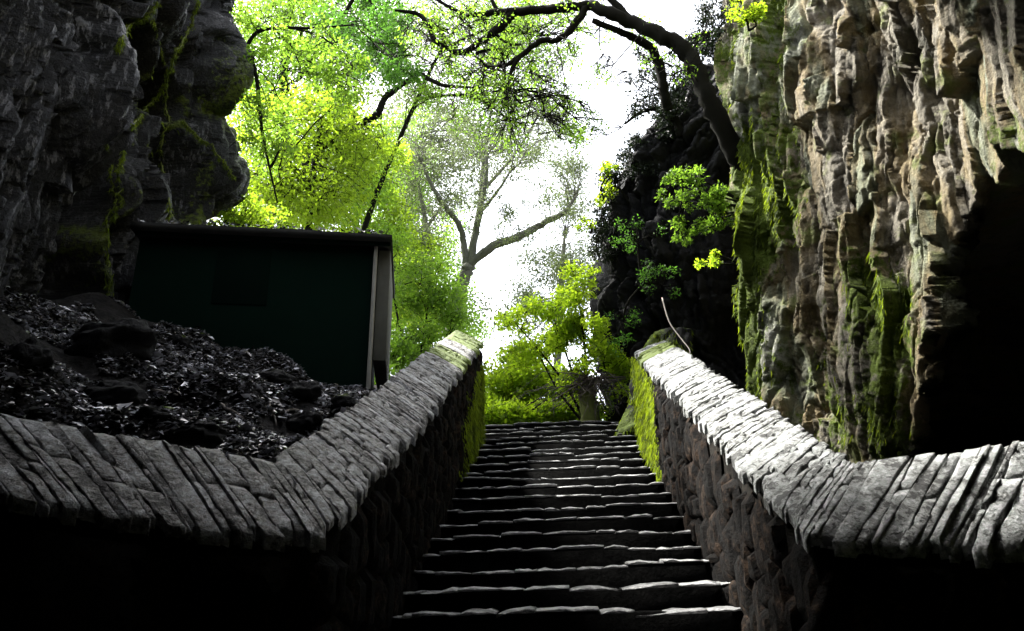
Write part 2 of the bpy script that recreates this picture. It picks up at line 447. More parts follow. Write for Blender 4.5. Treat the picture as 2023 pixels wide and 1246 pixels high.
def cliff_sheet(name, plan, Ys, Zs, sign, relief, extra, mat, kind='structure', cap=6.0, lean=0.0, rough=((9, 0.7, 0.004), (24, 1, 0.004))):
    YY, ZZ = np.meshgrid(Ys, Zs, indexing='ij')
    X0 = np.interp(YY, [p[0] for p in plan], [p[1] for p in plan])
    D, TI = relief(YY, ZZ)
    sl_ = np.gradient(np.convolve(np.pad(X0[:, 0], 20, mode='edge'), np.ones(41) / 41, 'valid'), Ys)[:, None]
    nl = np.sqrt(1 + sl_ ** 2)
    X = X0 - sign * D / nl + sign * lean * (ZZ - 3.0)
    Y = YY + sign * D * sl_ / nl
    moss = np.zeros_like(X)
    if extra is not None:
        X, Y, moss = extra(YY, ZZ, X, Y, moss)
    Y = Y + 0.06 * fbm(np.stack([YY * 2.3, ZZ * 2.3, X], -1), 91, 3)
    # plateau on top: two more columns going outward
    cols = [roughen(np.stack([X, Y, ZZ], -1), 400, rough)]
    top = np.stack([X[:, -1] + sign * cap * 0.4, Y[:, -1], ZZ[:, -1] + 0.3], -1)[:, None, :]
    far = np.stack([X[:, -1] + sign * cap, Y[:, -1], ZZ[:, -1] - 1.5], -1)[:, None, :]
    G = np.concatenate(cols + [top, far], 1)
    moss = np.concatenate([moss, np.ones((len(Ys), 2))], 1)
    mb = MB(); mb.add(G.reshape(-1, 3), grid_faces(G.shape[0], G.shape[1], flip=(sign > 0)))
    TI = np.concatenate([TI, TI[:, -2:]], 1)
    o = mb.build(name, mat, attrs={'moss': moss, 'tint': TI})
    o['kind'] = kind
    return o, G[:, :-2], moss[:, :-2]

plan_right = [(-7, 3.2), (1.0, 3.1), (4.0, 3.25), (5.4, 3.45), (6.4, 3.18), (7.5, 2.72), (8.7, 2.28), (9.3, 2.65), (10.2, 3.2), (11, 3.6), (16, 4.8)]
YR = np.concatenate([np.linspace(-7, 3.6, 50, endpoint=False), np.linspace(3.6, 10.2, 520, endpoint=False), np.linspace(10.2, 16, 50)])
ZR = np.concatenate([np.linspace(-0.1, 1.9, 20, endpoint=False), np.linspace(1.9, 9.6, 460, endpoint=False), np.linspace(9.6, 13, 30)])
def relief_right(u, v):
    w = u + 0.10 * (v - 4)          # strata lean a little
    d, t = crag(w, v, 3, [(0.8, 0.18, 0.20, 1.2, 1.4, 0.25), (1.7, 0.34, 0.15, 2.2, 1.5, 0.30), (3.6, 0.85, 0.090, 2.4, 1.6, 0.30), (7.5, 2.2, 0.055, 2.4, 1.6, 0.15), (15, 5.5, 0.028, 2.4, 1.6, 0.0)], 0.10, 0.45)
    d = d - d.mean() - 0.04
    return d * (0.5 + 0.5 * sstep(5.0, 6.6, u)), t
CAVE = []
def extra_right(YY, ZZ, X, Y, moss):
    ea = [atX(1790, 900, 3.05), atX(1800, 650, 3.05), atX(1820, 450, 3.1), atX(1865, 300, 3.25)]
    ye = np.interp(ZZ, [p.z for p in ea], [p.y for p in ea]) + 0.20 * fbm(np.stack([ZZ * 2.2, ZZ * 0, ZZ * 0], -1), 8, 3)
    ta = [atX(2023, 340, 3.3), atX(1950, 320, 3.3), atX(1885, 290, 3.3)]
    ztop = np.interp(YY, [1.0, 3.0] + [p.y for p in ta], [2.6, 3.6] + [p.z for p in ta]) + 0.30 * fbm(np.stack([YY * 2.6, YY * 0, YY * 0], -1), 9, 3)
    hy = sstep(0.0, 0.14, ye - YY) * sstep(-1.5, -0.5, YY); hz = sstep(0.0, 0.24, ztop - ZZ)
    h = hy * hz
    X = X + 0.35 * sstep(0, 0.3, hy) * hz + 5.0 * sstep(0.5, 1.0, hy) * sstep(0, 0.85, hz)
    Y = Y + 3.4 * sstep(0.1, 0.6, hy) * sstep(0.9, 1.0, hz)
    CAVE.append(h)
    n = fbm(np.stack([YY * 0.9, ZZ * 0.5, ZZ * 0], -1), 41, 4)
    moss = 0.40 + 0.60 * n + 0.9 * np.exp(-((YY - 8.75 + 0.12 * (ZZ - 5)) / 0.42) ** 2) * sstep(7.2, 5.6, ZZ)
    moss += 0.5 * np.exp(-((YY - 6.75) / 0.35) ** 2) * sstep(5.2, 3.8, ZZ) + 0.35 * sstep(3.6, 2.8, ZZ)
    return X, Y, moss
cliff_r, GR, MR = cliff_sheet('cliff_right', plan_right, YR, ZR, 1, relief_right, extra_right, M['cliff_pale'], lean=0.02)

plan_left = [(-7, -3.7), (2, -3.7), (4, -4.1), (5.5, -4.6), (6.5, -4.85), (7.6, -4.85), (8.4, -4.72), (9.2, -5.1), (10, -6.4), (12, -9)]
YL = np.concatenate([np.linspace(-7, 3.0, 40, endpoint=False), np.linspace(3.0, 10.6, 430, endpoint=False), np.linspace(10.6, 12, 30)])
ZL = np.concatenate([np.linspace(-0.1, 2.6, 20, endpoint=False), np.linspace(2.6, 9.9, 380, endpoint=False), np.linspace(9.9, 10.4, 6)])
HOLL = []   # (Y, z, ry, rz, depth)
def lp(px, py, X=-4.8):
    p = atX(px, py, X); return p.y, p.z
for (px, py, rx, ry, dep) in [(268, 150, 62, 128, 2.4), (120, 470, 95, 150, 1.6), (352, 340, 30, 120, 1.6), (190, 330, 55, 200, 1.6), (230, 20, 80, 60, 1.0), (30, 60, 40, 60, .5), (355, 190, 35, 60, 0.7)]:
    a = lp(px - rx, py); b = lp(px + rx, py); c = lp(px, py - ry); d = lp(px, py + ry); e = lp(px, py)
    HOLL.append((e[0], e[1], abs(b[0] - a[0]) / 2, abs(c[1] - d[1]) / 2, dep))
BUMP = []
for (px, py, rx, ry, dep) in [(465, 360, 40, 110, 0.32), (420, 110, 40, 110, 0.5), (345, 40, 40, 80, 0.35), (425, 330, 45, 105, 0.3), (440, 400, 50, 90, 0.25), (80, 200, 90, 220, 0.45), (255, 380, 30, 90, 0.3)]:
    a = lp(px - rx, py); b = lp(px + rx, py); c = lp(px, py - ry); d = lp(px, py + ry); e = lp(px, py)
    BUMP.append((e[0], e[1], abs(b[0] - a[0]) / 2, abs(c[1] - d[1]) / 2, dep))
def relief_left(u, v):
    d, t = crag(u, v, 77, [(0.6, 0.18, 0.34, 1.2, 1.4, 0.0), (1.5, 0.30, 0.22, 2.2, 1.5, 0.0), (3.4, 0.7, 0.13, 2.4, 1.6, 0.3), (7.5, 1.7, 0.080, 2.4, 1.6, 0.25), (15, 4.2, 0.042, 2.4, 1.6, 0.1)], 0.14, 0.45)
    d = d - d.mean() - 0.02
    return d, t + 0.55 * sstep(6.0, 5.0, u) - 0.1  # tint step towards the near end brings out the painted glints
def extra_left(YY, ZZ, X, Y, moss):
    X = X + 0.42 * np.clip(ZZ - 7.0, 0, None) * sstep(7.6, 6.2, YY)  # top leans inward out of view, shaped to keep skylight off the face
    wob = 0.16 * fbm(np.stack([YY * 1.6, ZZ * 1.6, YY * 0], -1), 33, 3)
    n = fbm(np.stack([YY * 0.8, ZZ * 0.6, ZZ * 0], -1), 43, 4)
    moss = 0.02 + 0.45 * n + 0.55 * sstep(7.6, 9.0, YY)
    for (y, z, ry, rz, dep) in HOLL:
        q = np.sqrt(((YY - y) / ry) ** 2 + ((ZZ - z) / rz) ** 2) + wob
        X = X - dep * sstep(1.08, 0.80, q)
        moss += 0.35 * np.exp(-((q - 1.12) / 0.10) ** 2) * sstep(5.6, 6.8, YY)  # moss on the hollow rims, also painting the rim light there
    for (y, z, ry, rz, dep) in BUMP:
        q = np.sqrt(((YY - y) / ry) ** 2 + ((ZZ - z) / rz) ** 2) + wob
        X = X + dep * np.sqrt(np.clip(1 - np.clip(q, 0, 1) ** 2, 0, 1))
    return X, Y, moss
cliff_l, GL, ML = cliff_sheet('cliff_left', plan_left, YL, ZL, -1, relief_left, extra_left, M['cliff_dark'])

# unseen rock roof and headwall, added to block light from above and behind
def sheet(name, P, nu, nv, mat, flip=False):
    mb = MB(); mb.add(P.reshape(-1, 3), grid_faces(nu, nv, flip=flip))
    o = mb.build(name, mat, attrs={'moss': np.zeros(nu * nv)}); o['kind'] = 'structure'; return o
u = np.linspace(-6, 5.5, 90); v = np.linspace(-7.2, 3.4, 80)
UU, VV = np.meshgrid(u, v, indexing='ij')
Zr = 5.9 + 0.0 * UU + 0.35 * rock_relief(UU, VV, 201, [(0.7, 0.7, 0.8, 1, .3, .1), (2, 2, .3, 1, .4, .1)]) + 0.5 * sstep(1.5, 3.4, VV)
sheet('shade_rock_roof', np.stack([UU, VV + 0.25 * fbm(np.stack([UU, UU * 0, UU * 0], -1), 5) + 2.5 * sstep(0.2, 1.8, UU) * sstep(1.5, 3.4, VV), Zr + 1.7 * sstep(0.2, 1.8, UU) * sstep(1.5, 3.4, VV)], -1), 90, 80, M['rock_black'])  # lip pushed out on the right to shade the upper cliff
u = np.linspace(-6, 5.5, 70); v = np.linspace(-0.2, 7.5, 50)
UU, VV = np.meshgrid(u, v, indexing='ij')
sheet('shade_headwall_rock', np.stack([UU, -6.2 + 0.5 * rock_relief(UU, VV, 211, [(0.7, 0.5, 0.8, 1, .3, .1), (2, 1.4, .3, 1, .4, .1)]), VV], -1), 70, 50, M['rock_black'])

# dark rock outcrop beyond the head of the stairs
zz = np.linspace(3.3, 11.2, 300); th = np.linspace(0, 2 * math.pi, 520, endpoint=False)
xl = np.interp(zz, [3.3, 3.9, 4.6, 5.4, 6.0, 6.3, 7.0, 7.6, 8.4, 9.2, 9.9, 11.2], [1.30, 1.22, 1.25, 1.05, 0.85, 0.98, 0.86, 0.95, 1.50, 2.15, 2.55, 3.6])
xr = np.full_like(zz, 5.2)
yf = np.interp(zz, [3.3, 5, 6.5, 8, 10, 11.2], [11.6, 11.3, 10.9, 10.6, 10.9, 12.2]); yb = np.full_like(zz, 15.5)
TH, ZG = np.meshgrid(th, zz, indexing='ij')
cx, cy = (xl + xr) / 2, (yf + yb) / 2; ax, ay = (xr - xl) / 2, (yb - yf) / 2
ct, st_ = np.cos(TH), np.sin(TH)
ex = np.sign(ct) * np.abs(ct) ** 0.72; ey = np.sign(st_) * np.abs(st_) ** 0.72
arc = TH * 2.2
dd, tio = crag(arc, ZG, 303, [(0.7, 0.35, 0.30, 1.4, 1.4, 0.1), (1.8, 0.7, 0.22, 2.2, 1.5, 0.15), (4.0, 1.6, 0.13, 2.4, 1.6, 0.15), (8.5, 3.8, 0.07, 2.4, 1.6, 0.1), (17, 8, 0.035, 2.4, 1.6, 0)], 0.2, 0.45)
dd = dd - dd.mean() + 0.05
dd = dd * sstep(0, .5, np.minimum(TH, 2 * math.pi - TH) + .2)
XG = cx[None, :] + (ax[None, :] + dd) * ex; YG = cy[None, :] + (ay[None, :] + dd) * ey
G = roughen(np.stack([XG, YG, ZG], -1), 450, ((3, 0.6, 0.02), (8, 0.7, 0.012)))
mb = MB(); nT, nZ = G.shape[:2]
a = (np.arange(nT)[:, None] * nZ + np.arange(nZ - 1)[None, :]).ravel(); b = (((np.arange(nT)[:, None] + 1) % nT) * nZ + np.arange(nZ - 1)[None, :]).ravel()
mb.add(G.reshape(-1, 3), np.stack([a, b, b + 1, a + 1], 1))
topc = [(float(cx[-1]), float(cy[-1]), 11.4)]
base_n = mb.n; mb.add(topc)
mb.T.append(np.array([[i * nZ + nZ - 1, ((i + 1) % nT) * nZ + nZ - 1, base_n] for i in range(nT)]))
ms = 0.05 + 0.5 * fbm(np.stack([XG * .8, YG * .8, ZG * .6], -1), 71, 3) + 0.25 * sstep(6.5, 4.5, ZG)
outcrop = mb.build('rock_outcrop', M['rock_black'], attrs={'moss': np.append(ms.ravel(), 0.3), 'tint': np.append(tio.ravel(), 0.3)})
outcrop['kind'] = 'structure'

def bvh_of(o):
    me = o.data
    n = len(me.vertices); co = np.empty(n * 3, np.float32); me.vertices.foreach_get('co', co)
    return BVHTree.FromPolygons([tuple(c) for c in co.reshape(-1, 3).tolist()], [tuple(p.vertices) for p in me.polygons])
BV_R, BV_L, BV_O = bvh_of(cliff_r), bvh_of(cliff_l), bvh_of(outcrop)
def on_rock(px, py, bv, lift=0.04, fallback=None):
    d = ray(px, py).normalized()
    h = bv.ray_cast(EYE, d)
    if h[0] is None: return fallback
    return h[0] - d * lift

# ---- soil banks beside the stairs
CTRL = np.array([(-1.4, 3.5, 1.90), (-1.4, 4.5, 2.30), (-1.4, 5.5, 2.70), (-1.4, 6.5, 3.05), (-1.45, 7.3, 3.25), (-1.4, 8.5, 3.5), (-1.4, 10.5, 3.9),
                 (-2.0, 7.0, 3.20), (-2.9, 6.8, 3.58), (-3.6, 6.7, 3.85), (-4.5, 6.5, 4.12), (-4.7, 5.6, 3.85), (-4.3, 4.6, 3.35), (-3.8, 3.6, 2.75), (-3.4, 2.6, 2.2),
                 (-2.5, 3.2, 2.05), (-1.9, 3.4, 1.98), (-2.4, 4.2, 2.42), (-3.2, 4.2, 2.75), (-2.4, 5.3, 2.88), (-3.4, 5.4, 3.25), (-2.2, 6.2, 3.03), (-6, 6, 4.4), (-9, 6, 5), (-9, 11, 5), (-4, 9, 4.2), (-2.5, 9, 3.8), (-4, 11, 4.2), (-6.5, 3, 3.5)])
def soil_z(x, y):
    x = np.asarray(x, float); y = np.asarray(y, float)
    d2 = (x[..., None] - CTRL[:, 0]) ** 2 + (y[..., None] - CTRL[:, 1]) ** 2
    w = 1 / (d2 + 0.02) ** 1.7
    z = (w * CTRL[:, 2]).sum(-1) / w.sum(-1)
    P = np.stack([x * 1.0, y * 1.0, x * 0], -1)
    return z + 0.07 * fbm(P * 1.6, 61, 4) + 0.025 * fbm(P * 9, 62, 2)
xg = np.linspace(-9, -1.34, 200); yg = np.linspace(0, 1, 220)
XX, TT = np.meshgrid(xg, yg, indexing='ij')
YB = np.interp(XX, [-9, -3.9, -2.95, -2.05, -1.4], [3.0, 3.0, 3.12, 3.32, 3.58]) - 0.06
YY = YB + (11 - YB) * TT ** 1.3
ZZ = soil_z(XX, YY)
mb = MB(); mb.add(np.stack([XX, YY, ZZ], -1).reshape(-1, 3), grid_faces(200, 220, flip=True))
s = mb.build('soil_bank', M['soil'], smooth=True); s['kind'] = 'structure'
xg = np.linspace(1.34, 6.5, 70); yg = np.linspace(3.4, 11, 120)
XX, YY = np.meshgrid(xg, yg, indexing='ij')
ZZ = np.interp(YY, [3.4, 9, 11], [0.9, 3.0, 3.6]) + 0.06 * fbm(np.stack([XX * 2, YY * 2, XX * 0], -1), 66, 4) + 0.15 * sstep(1.6, 2.6, XX)
mb = MB(); mb.add(np.stack([XX, YY, ZZ], -1).reshape(-1, 3), grid_faces(70, 120, flip=True))
s = mb.build('soil_ledge', M['soil'], smooth=True); s['kind'] = 'structure'

# ================================================================== STAIRCASE
rng = np.random.default_rng(11)
RISE, TREAD, Y0, Z0 = 0.13, 0.33, 4.6, 1.30
stair = thing('stone_staircase', 'steep flight of worn dark stone steps climbing between two stone parapets', 'staircase', (0, 1.3, 0))
def stone_block(w, d, h, rng, nx=6):
    """one step stone: rounded uneven nose towards -Y, top at z = 0"""
    prof = [(0.020, -h), (0.005, -h * 0.7), (0.003, -0.007), (0.012, -0.001), (0.04, 0.002), (d * 0.5, 0.006), (d, 0.0), (d, -h)]
    xs_ = np.linspace(-w / 2, w / 2, nx)
    fr = np.cumsum(rng.normal(0, 0.006, nx)); fr -= fr.mean(); tp = np.cumsum(rng.normal(0, 0.004, nx)); tp -= tp.mean()
    V = []
    for i, x in enumerate(xs_):
        e = 0.007 if i in (0, nx - 1) else 0.0
        for k, (y, z) in enumerate(prof):
            yy = y + (fr[i] + e + rng.normal(0, 0.003) if k < 5 else 0); zz_ = z + (tp[i] - e * 0.8 + rng.normal(0, 0.003) if 2 <= k <= 6 else 0)
            V.append((x, yy, zz_))
    n = len(prof)
    Q = []
    for i in range(nx - 1):
        for k in range(n):
            k2 = (k + 1) % n
            Q.append((i * n + k, (i + 1) * n + k, (i + 1) * n + k2, i * n + k2))
    e0 = list(range(n)); e1 = [(nx - 1) * n + k for k in range(n)]
    T = [(e0[0], e0[k], e0[k + 1]) for k in range(1, n - 1)] + [(e1[0], e1[k + 1], e1[k]) for k in range(1, n - 1)]
    return V, Q, T
for k in range(-9, 19):
    yk, zk = Y0 + TREAD * k, Z0 + RISE * k
    tilt = (0.020 - 0.0008 * max(k, 0)) + rng.normal(0, 0.004)
    mb = MB()
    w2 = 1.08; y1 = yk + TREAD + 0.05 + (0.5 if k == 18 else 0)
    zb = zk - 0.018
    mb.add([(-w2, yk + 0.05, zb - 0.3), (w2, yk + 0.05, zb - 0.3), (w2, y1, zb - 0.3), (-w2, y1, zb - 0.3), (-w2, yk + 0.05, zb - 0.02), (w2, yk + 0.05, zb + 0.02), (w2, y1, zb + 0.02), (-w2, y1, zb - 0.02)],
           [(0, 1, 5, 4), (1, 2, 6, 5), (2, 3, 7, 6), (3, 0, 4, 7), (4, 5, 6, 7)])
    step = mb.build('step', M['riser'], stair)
    x = -1.05
    wave = rng.uniform(0, 6.28)
    while x < 1.05:
        w = min(rng.uniform(0.14, 0.42), 1.06 - x)
        if w < 0.06: break
        V, Q, T = stone_block(w - 0.006, TREAD + 0.06, 0.015, rng)
        mb = MB(); mb.add(V, Q, T)
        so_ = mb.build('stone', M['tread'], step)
        cxs = x + w / 2
        und = 0.014 * math.sin(cxs * 2.6 + wave) + 0.006 * math.sin(cxs * 7 + wave * 3) + rng.normal(0, 0.002)
        so_.location = (cxs, yk + rng.normal(0, 0.008) + 0.02 * math.sin(cxs * 4 + wave * 2), zk + cxs * tilt + und)
        so_.rotation_euler = (rng.normal(0, 0.012), -tilt + rng.normal(0, 0.012), rng.normal(0, 0.02))
        x += w
settle(stair)

# ================================================================== PARAPET WALLS
STONE_VARIANTS = []
def rubble_variant(rng):
    n = 6
    u = np.linspace(-0.5, 0.5, n)
    U, W = np.meshgrid(u, u, indexing='ij')
    q = np.maximum(np.abs(U), np.abs(W)) * 2
    corner = (np.abs(U * 2) ** 4 + np.abs(W * 2) ** 4)
    bulge = np.clip(1 - 0.55 * corner, 0, 1) * 0.8 + 0.22 * rng.uniform(-1, 1, (n, n)) * (q < 0.95)
    shrink = 1 - 0.14 * (corner > 1.5)
    V = np.stack([U * shrink + rng.normal(0, 0.02, (n, n)), W * shrink + rng.normal(0, 0.02, (n, n)), bulge], -1)
    V[[0, -1], :, 2] = -0.6; V[:, [0, -1], 2] = -0.6
    mb = MB(); mb.add(V.reshape(-1, 3), grid_faces(n, n))
    return mb.mesh('rubble_stone', smooth=False)
rng = np.random.default_rng(5)
VAR = [rubble_variant(rng) for _ in range(16)]
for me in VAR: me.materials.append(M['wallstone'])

def coping_stone(Ia, Ib, Oa, Ob, th, rng, parent, mat, moss, f0=0.0, f1=1.0):
    AA = (0.0, 0.07, 0.5, 0.93, 1.0); nu, nv = 5, 8
    wd = np.linalg.norm(Ib - Ia)
    G = np.zeros((nu, nv, 3))
    nrm = np.cross(Ib - Ia, Oa - Ia); nrm /= np.linalg.norm(nrm)
    if nrm[2] < 0: nrm = -nrm
    off = rng.normal(0, 0.0035); tl = rng.normal(0, 0.003)
    w0 = np.cumsum(rng.normal(0, 0.075 * wd, nv)); w1 = np.cumsum(rng.normal(0, 0.075 * wd, nv)); w0 -= w0.mean(); w1 -= w1.mean()
    along = (Ib - Ia); along /= np.linalg.norm(along)
    for i in range(nu):
        a = AA[i]
        for j in range(nv):
            b = f0 + (f1 - f0) * j / (nv - 1)
            p = (Ia + (Ib - Ia) * a) * (1 - b) + (Oa + (Ob - Oa) * a) * b
            crown = 0.006 * (1 - (2 * b - 1) ** 2)
            edge = -0.0025 if i in (0, nu - 1) else 0.0
            if j in (0, nv - 1): edge -= 0.006
            G[i, j] = p + nrm * (off + tl * (2 * a - 1) + crown + edge + rng.normal(0, 0.0028)) + along * (w0[j] * (1 - a) + w1[j] * a)
    V = np.concatenate([G.reshape(-1, 3), (G - np.array([0, 0, th])).reshape(-1, 3)])
    n = nu * nv
    Q = [tuple(r) for r in grid_faces(nu, nv)]
    ring = [(0, j) for j in range(nv)] + [(i, nv - 1) for i in range(1, nu)] + [(nu - 1, j) for j in range(nv - 2, -1, -1)] + [(i, 0) for i in range(nu - 2, 0, -1)]
    ids = [i * nv + j for i, j in ring]
    for a, b in zip(ids, ids[1:] + ids[:1]): Q.append((a, b, b + n, a + n))
    mb = MB(); mb.add(V, Q)
    m_ = np.full(2 * n, moss)
    return mb.build('coping_stone', mat, parent, attrs={'moss': m_})

def parapet(name, label, pairs, nst, mat, mossfn, seed, face_specs):
    rng = np.random.default_rng(seed)
    I = [np.array(p[0], float) for p in pairs]; O = [np.array(p[1], float) for p in pairs]
    root = thing(name, label, 'wall', (float(I[-1][0]), float(I[-1][1]), 0))
    # core under the coping, section by section
    mb = MB()
    for k in range(len(I) - 1):
        out = np.array([O[k][0] - I[k][0], O[k][1] - I[k][1], 0]); out /= np.linalg.norm(out)
        out1 = np.array([O[k + 1][0] - I[k + 1][0], O[k + 1][1] - I[k + 1][1], 0]); out1 /= np.linalg.norm(out1)
        a, b = I[k] + out * 0.05 - [0, 0, 0.10], I[k + 1] + out1 * 0.05 - [0, 0, 0.10]
        c, d = O[k + 1] - out1 * 0.04 - [0, 0, 0.12], O[k] - out * 0.04 - [0, 0, 0.12]
        def fl(p): return np.array([p[0], p[1], -0.05])
        mb.add([a, b, c, d, fl(a), fl(b), fl(c), fl(d)], [(0, 1, 2, 3), (4, 5, 1, 0), (6, 7, 3, 2), (5, 6, 2, 1), (7, 4, 0, 3)])
    mb.build('wall_core', M['mortar'], root)
    for k in range(len(I) - 1):
        t = 0.0; L = np.linalg.norm((I[k + 1] + O[k + 1]) / 2 - (I[k] + O[k]) / 2)
        cuts = [0.0]
        while cuts[-1] < 1.0:
            cuts.append(cuts[-1] + (nst[k][0] + (nst[k][1] - nst[k][0]) * rng.random() ** 1.8) / L)
        if 1 - cuts[-2] < 0.3 * nst[k][0] / L: cuts.pop(-2)
        cuts[-1] = 1.0
        jit = [0.0] + [rng.normal(0, 0.5 * nst[k][0] / L) for _ in cuts[1:-1]] + [0.0]
        for q in range(len(cuts) - 1):
            ga = rng.uniform(0.0005, 0.0035) / L
            ia, ib = cuts[q] + ga, cuts[q + 1] - ga
            oa, ob = ia + jit[q], ib + jit[q + 1]
            f = lambda A, t: A[k] + (A[k + 1] - A[k]) * t
            Ia, Ib, Oa, Ob = f(I, ia), f(I, ib), f(O, oa), f(O, ob)
            dirn = (Oa - Ia) / np.linalg.norm(Oa - Ia)
            e0, e1 = rng.uniform(-0.04, 0.035), rng.uniform(-0.03, 0.02)
            Ia, Ib, Oa, Ob = Ia - dirn * e0, Ib - dirn * e0, Oa + dirn * e1, Ob + dirn * e1
            mo = mossfn((Ia + Oa) / 2, rng)
            rr_ = rng.random() + (0.2 if k < 3 else 0)
            if rr_ < 0.25:
                s_, s2 = rng.uniform(0.2, 0.42), rng.uniform(0.58, 0.8)
                for fa, fb in ((0, s_ - 0.01), (s_ + 0.01, s2 - 0.01), (s2 + 0.01, 1)): coping_stone(Ia, Ib, Oa, Ob, rng.uniform(0.035, 0.07), rng, root, mat, mo, fa, fb)
            elif rr_ < 0.65:
                s_ = rng.uniform(0.3, 0.7)
                coping_stone(Ia, Ib, Oa, Ob, rng.uniform(0.035, 0.07), rng, root, mat, mo, 0, s_ - 0.012); coping_stone(Ia, Ib, Oa, Ob, rng.uniform(0.035, 0.07), rng, root, mat, mo, s_ + 0.012, 1)
            else:
                coping_stone(Ia, Ib, Oa, Ob, rng.uniform(0.035, 0.07), rng, root, mat, mo)
    # rubble facing stones, set upright
    for (pa, pb, ztop, zbot, nrm) in face_specs:
        pa, pb = np.array(pa, float), np.array(pb, float); L = np.linalg.norm(pb - pa); dr = (pb - pa) / L
        nv = Vector(nrm).normalized()
        s_ = 0.0
        while s_ < L:
            w = rng.uniform(0.10, 0.22)
            p = pa + dr * (s_ + w / 2); tt = min((s_ + w / 2) / L, 1)
            zt, zb = ztop(tt) - 0.10, zbot(tt)
            z = zt - rng.uniform(-0.02, 0.12)
            while z > zb:
                h = rng.uniform(0.16, 0.38)
                o = bpy.data.objects.new('rubble_stone', VAR[rng.integers(16)])
                COL.objects.link(o); o.parent = root
                zc = z - h / 2
                X_ = Vector((dr[0], dr[1], 0)).normalized(); Y_ = Vector((0, 0, 1)); Z_ = nv
                Rm = Matrix((X_, Y_, Z_)).transposed()
                if Rm.determinant() < 0: Rm = Matrix((-X_, Y_, Z_)).transposed()
                Rm = Rm @ Matrix.Rotation(rng.normal(0, 0.20), 3, 'Z')
                o.matrix_world = Matrix.Translation((p[0] + nv.x * -0.02, p[1] + nv.y * -0.02, zc)) @ Rm.to_4x4() @ Matrix.Diagonal((w * rng.uniform(0.95, 1.25), h * rng.uniform(0.95, 1.15), rng.uniform(0.02, 0.05), 1))
                z -= h * 0.97
            s_ += w * 0.96
    return root

def stair_z(y): return Z0 + (y - Y0) * RISE / TREAD
def interp_z(tab):
    return lambda y: float(np.interp(y, [t[0] for t in tab], [t[1] for t in tab]))
# right: inner edge / outer crest heights along the flight
ri = [(3.22, 1.62), (3.92, 1.92), (4.66, 2.26), (5.6, 2.69), (7.22, 3.38), (9.0, 4.20)]
ro = [(3.66, 1.98), (4.43, 2.33), (5.68, 2.88), (7.26, 3.58), (9.2, 4.42)]
RI, RO = interp_z(ri), interp_z(ro)
pairs = [((3.2, 3.24, 1.50), (4.4, 3.72, 2.32)), ((2.35, 3.23, 1.52), (3.15, 3.68, 2.20)), ((1.6, 3.22, 1.58), (2.15, 3.65, 2.06)), ((1.0, 3.22, 1.62), (1.42, 3.66, 1.98))]
for y in (4.4, 5.6, 7.2, 8.95): pairs.append(((1.0, y, RI(y)), (1.40, y + 0.12, RO(y + 0.12))))
def moss_r(p, rng): return 0.75 * (8.2 < p[1] < 8.75) + rng.uniform(0, 0.12)
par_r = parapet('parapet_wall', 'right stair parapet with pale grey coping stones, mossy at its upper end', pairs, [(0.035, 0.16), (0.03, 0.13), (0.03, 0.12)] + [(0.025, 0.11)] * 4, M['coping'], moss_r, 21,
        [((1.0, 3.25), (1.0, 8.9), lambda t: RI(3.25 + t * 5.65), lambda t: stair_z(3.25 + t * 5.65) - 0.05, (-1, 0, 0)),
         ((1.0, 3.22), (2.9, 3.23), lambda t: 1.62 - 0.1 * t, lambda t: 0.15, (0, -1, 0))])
li = [(3.2, 1.66), (3.59, 1.82), (4.14, 2.08), (6.13, 2.89), (6.95, 3.33), (9.82, 4.65)]
lo = [(3.58, 2.04), (4.24, 2.35), (5.33, 2.80), (7.25, 3.68), (10.2, 5.0)]
LI, LO = interp_z(li), interp_z(lo)
pairs = [((-2.9, 2.72, 1.88), (-3.9, 3.0, 2.45)), ((-2.15, 2.80, 1.80), (-2.95, 3.12, 2.30)), ((-1.5, 3.02, 1.69), (-2.05, 3.32, 2.14)), ((-1.0, 3.2, 1.66), (-1.40, 3.58, 2.04))]
for y in (4.2, 5.4, 7.0, 8.4, 9.8): pairs.append(((-1.0, y, LI(y)), (-1.40, y + 0.12, LO(y + 0.12))))
def moss_l(p, rng): return (0.85 if 7.6 < p[1] < 8.3 or p[1] > 8.9 else 0.15) * (p[1] > 7) + rng.uniform(0, 0.1)
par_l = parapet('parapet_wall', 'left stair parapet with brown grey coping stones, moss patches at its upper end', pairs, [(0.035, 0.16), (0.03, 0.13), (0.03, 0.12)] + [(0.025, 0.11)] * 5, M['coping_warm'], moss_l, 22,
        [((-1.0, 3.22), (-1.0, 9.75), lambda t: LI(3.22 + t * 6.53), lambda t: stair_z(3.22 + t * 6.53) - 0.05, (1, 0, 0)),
         ((-1.0, 3.2), (-2.7, 2.73), lambda t: 1.66 + 0.2 * t, lambda t: 0.15, (-0.27, -1, 0))])

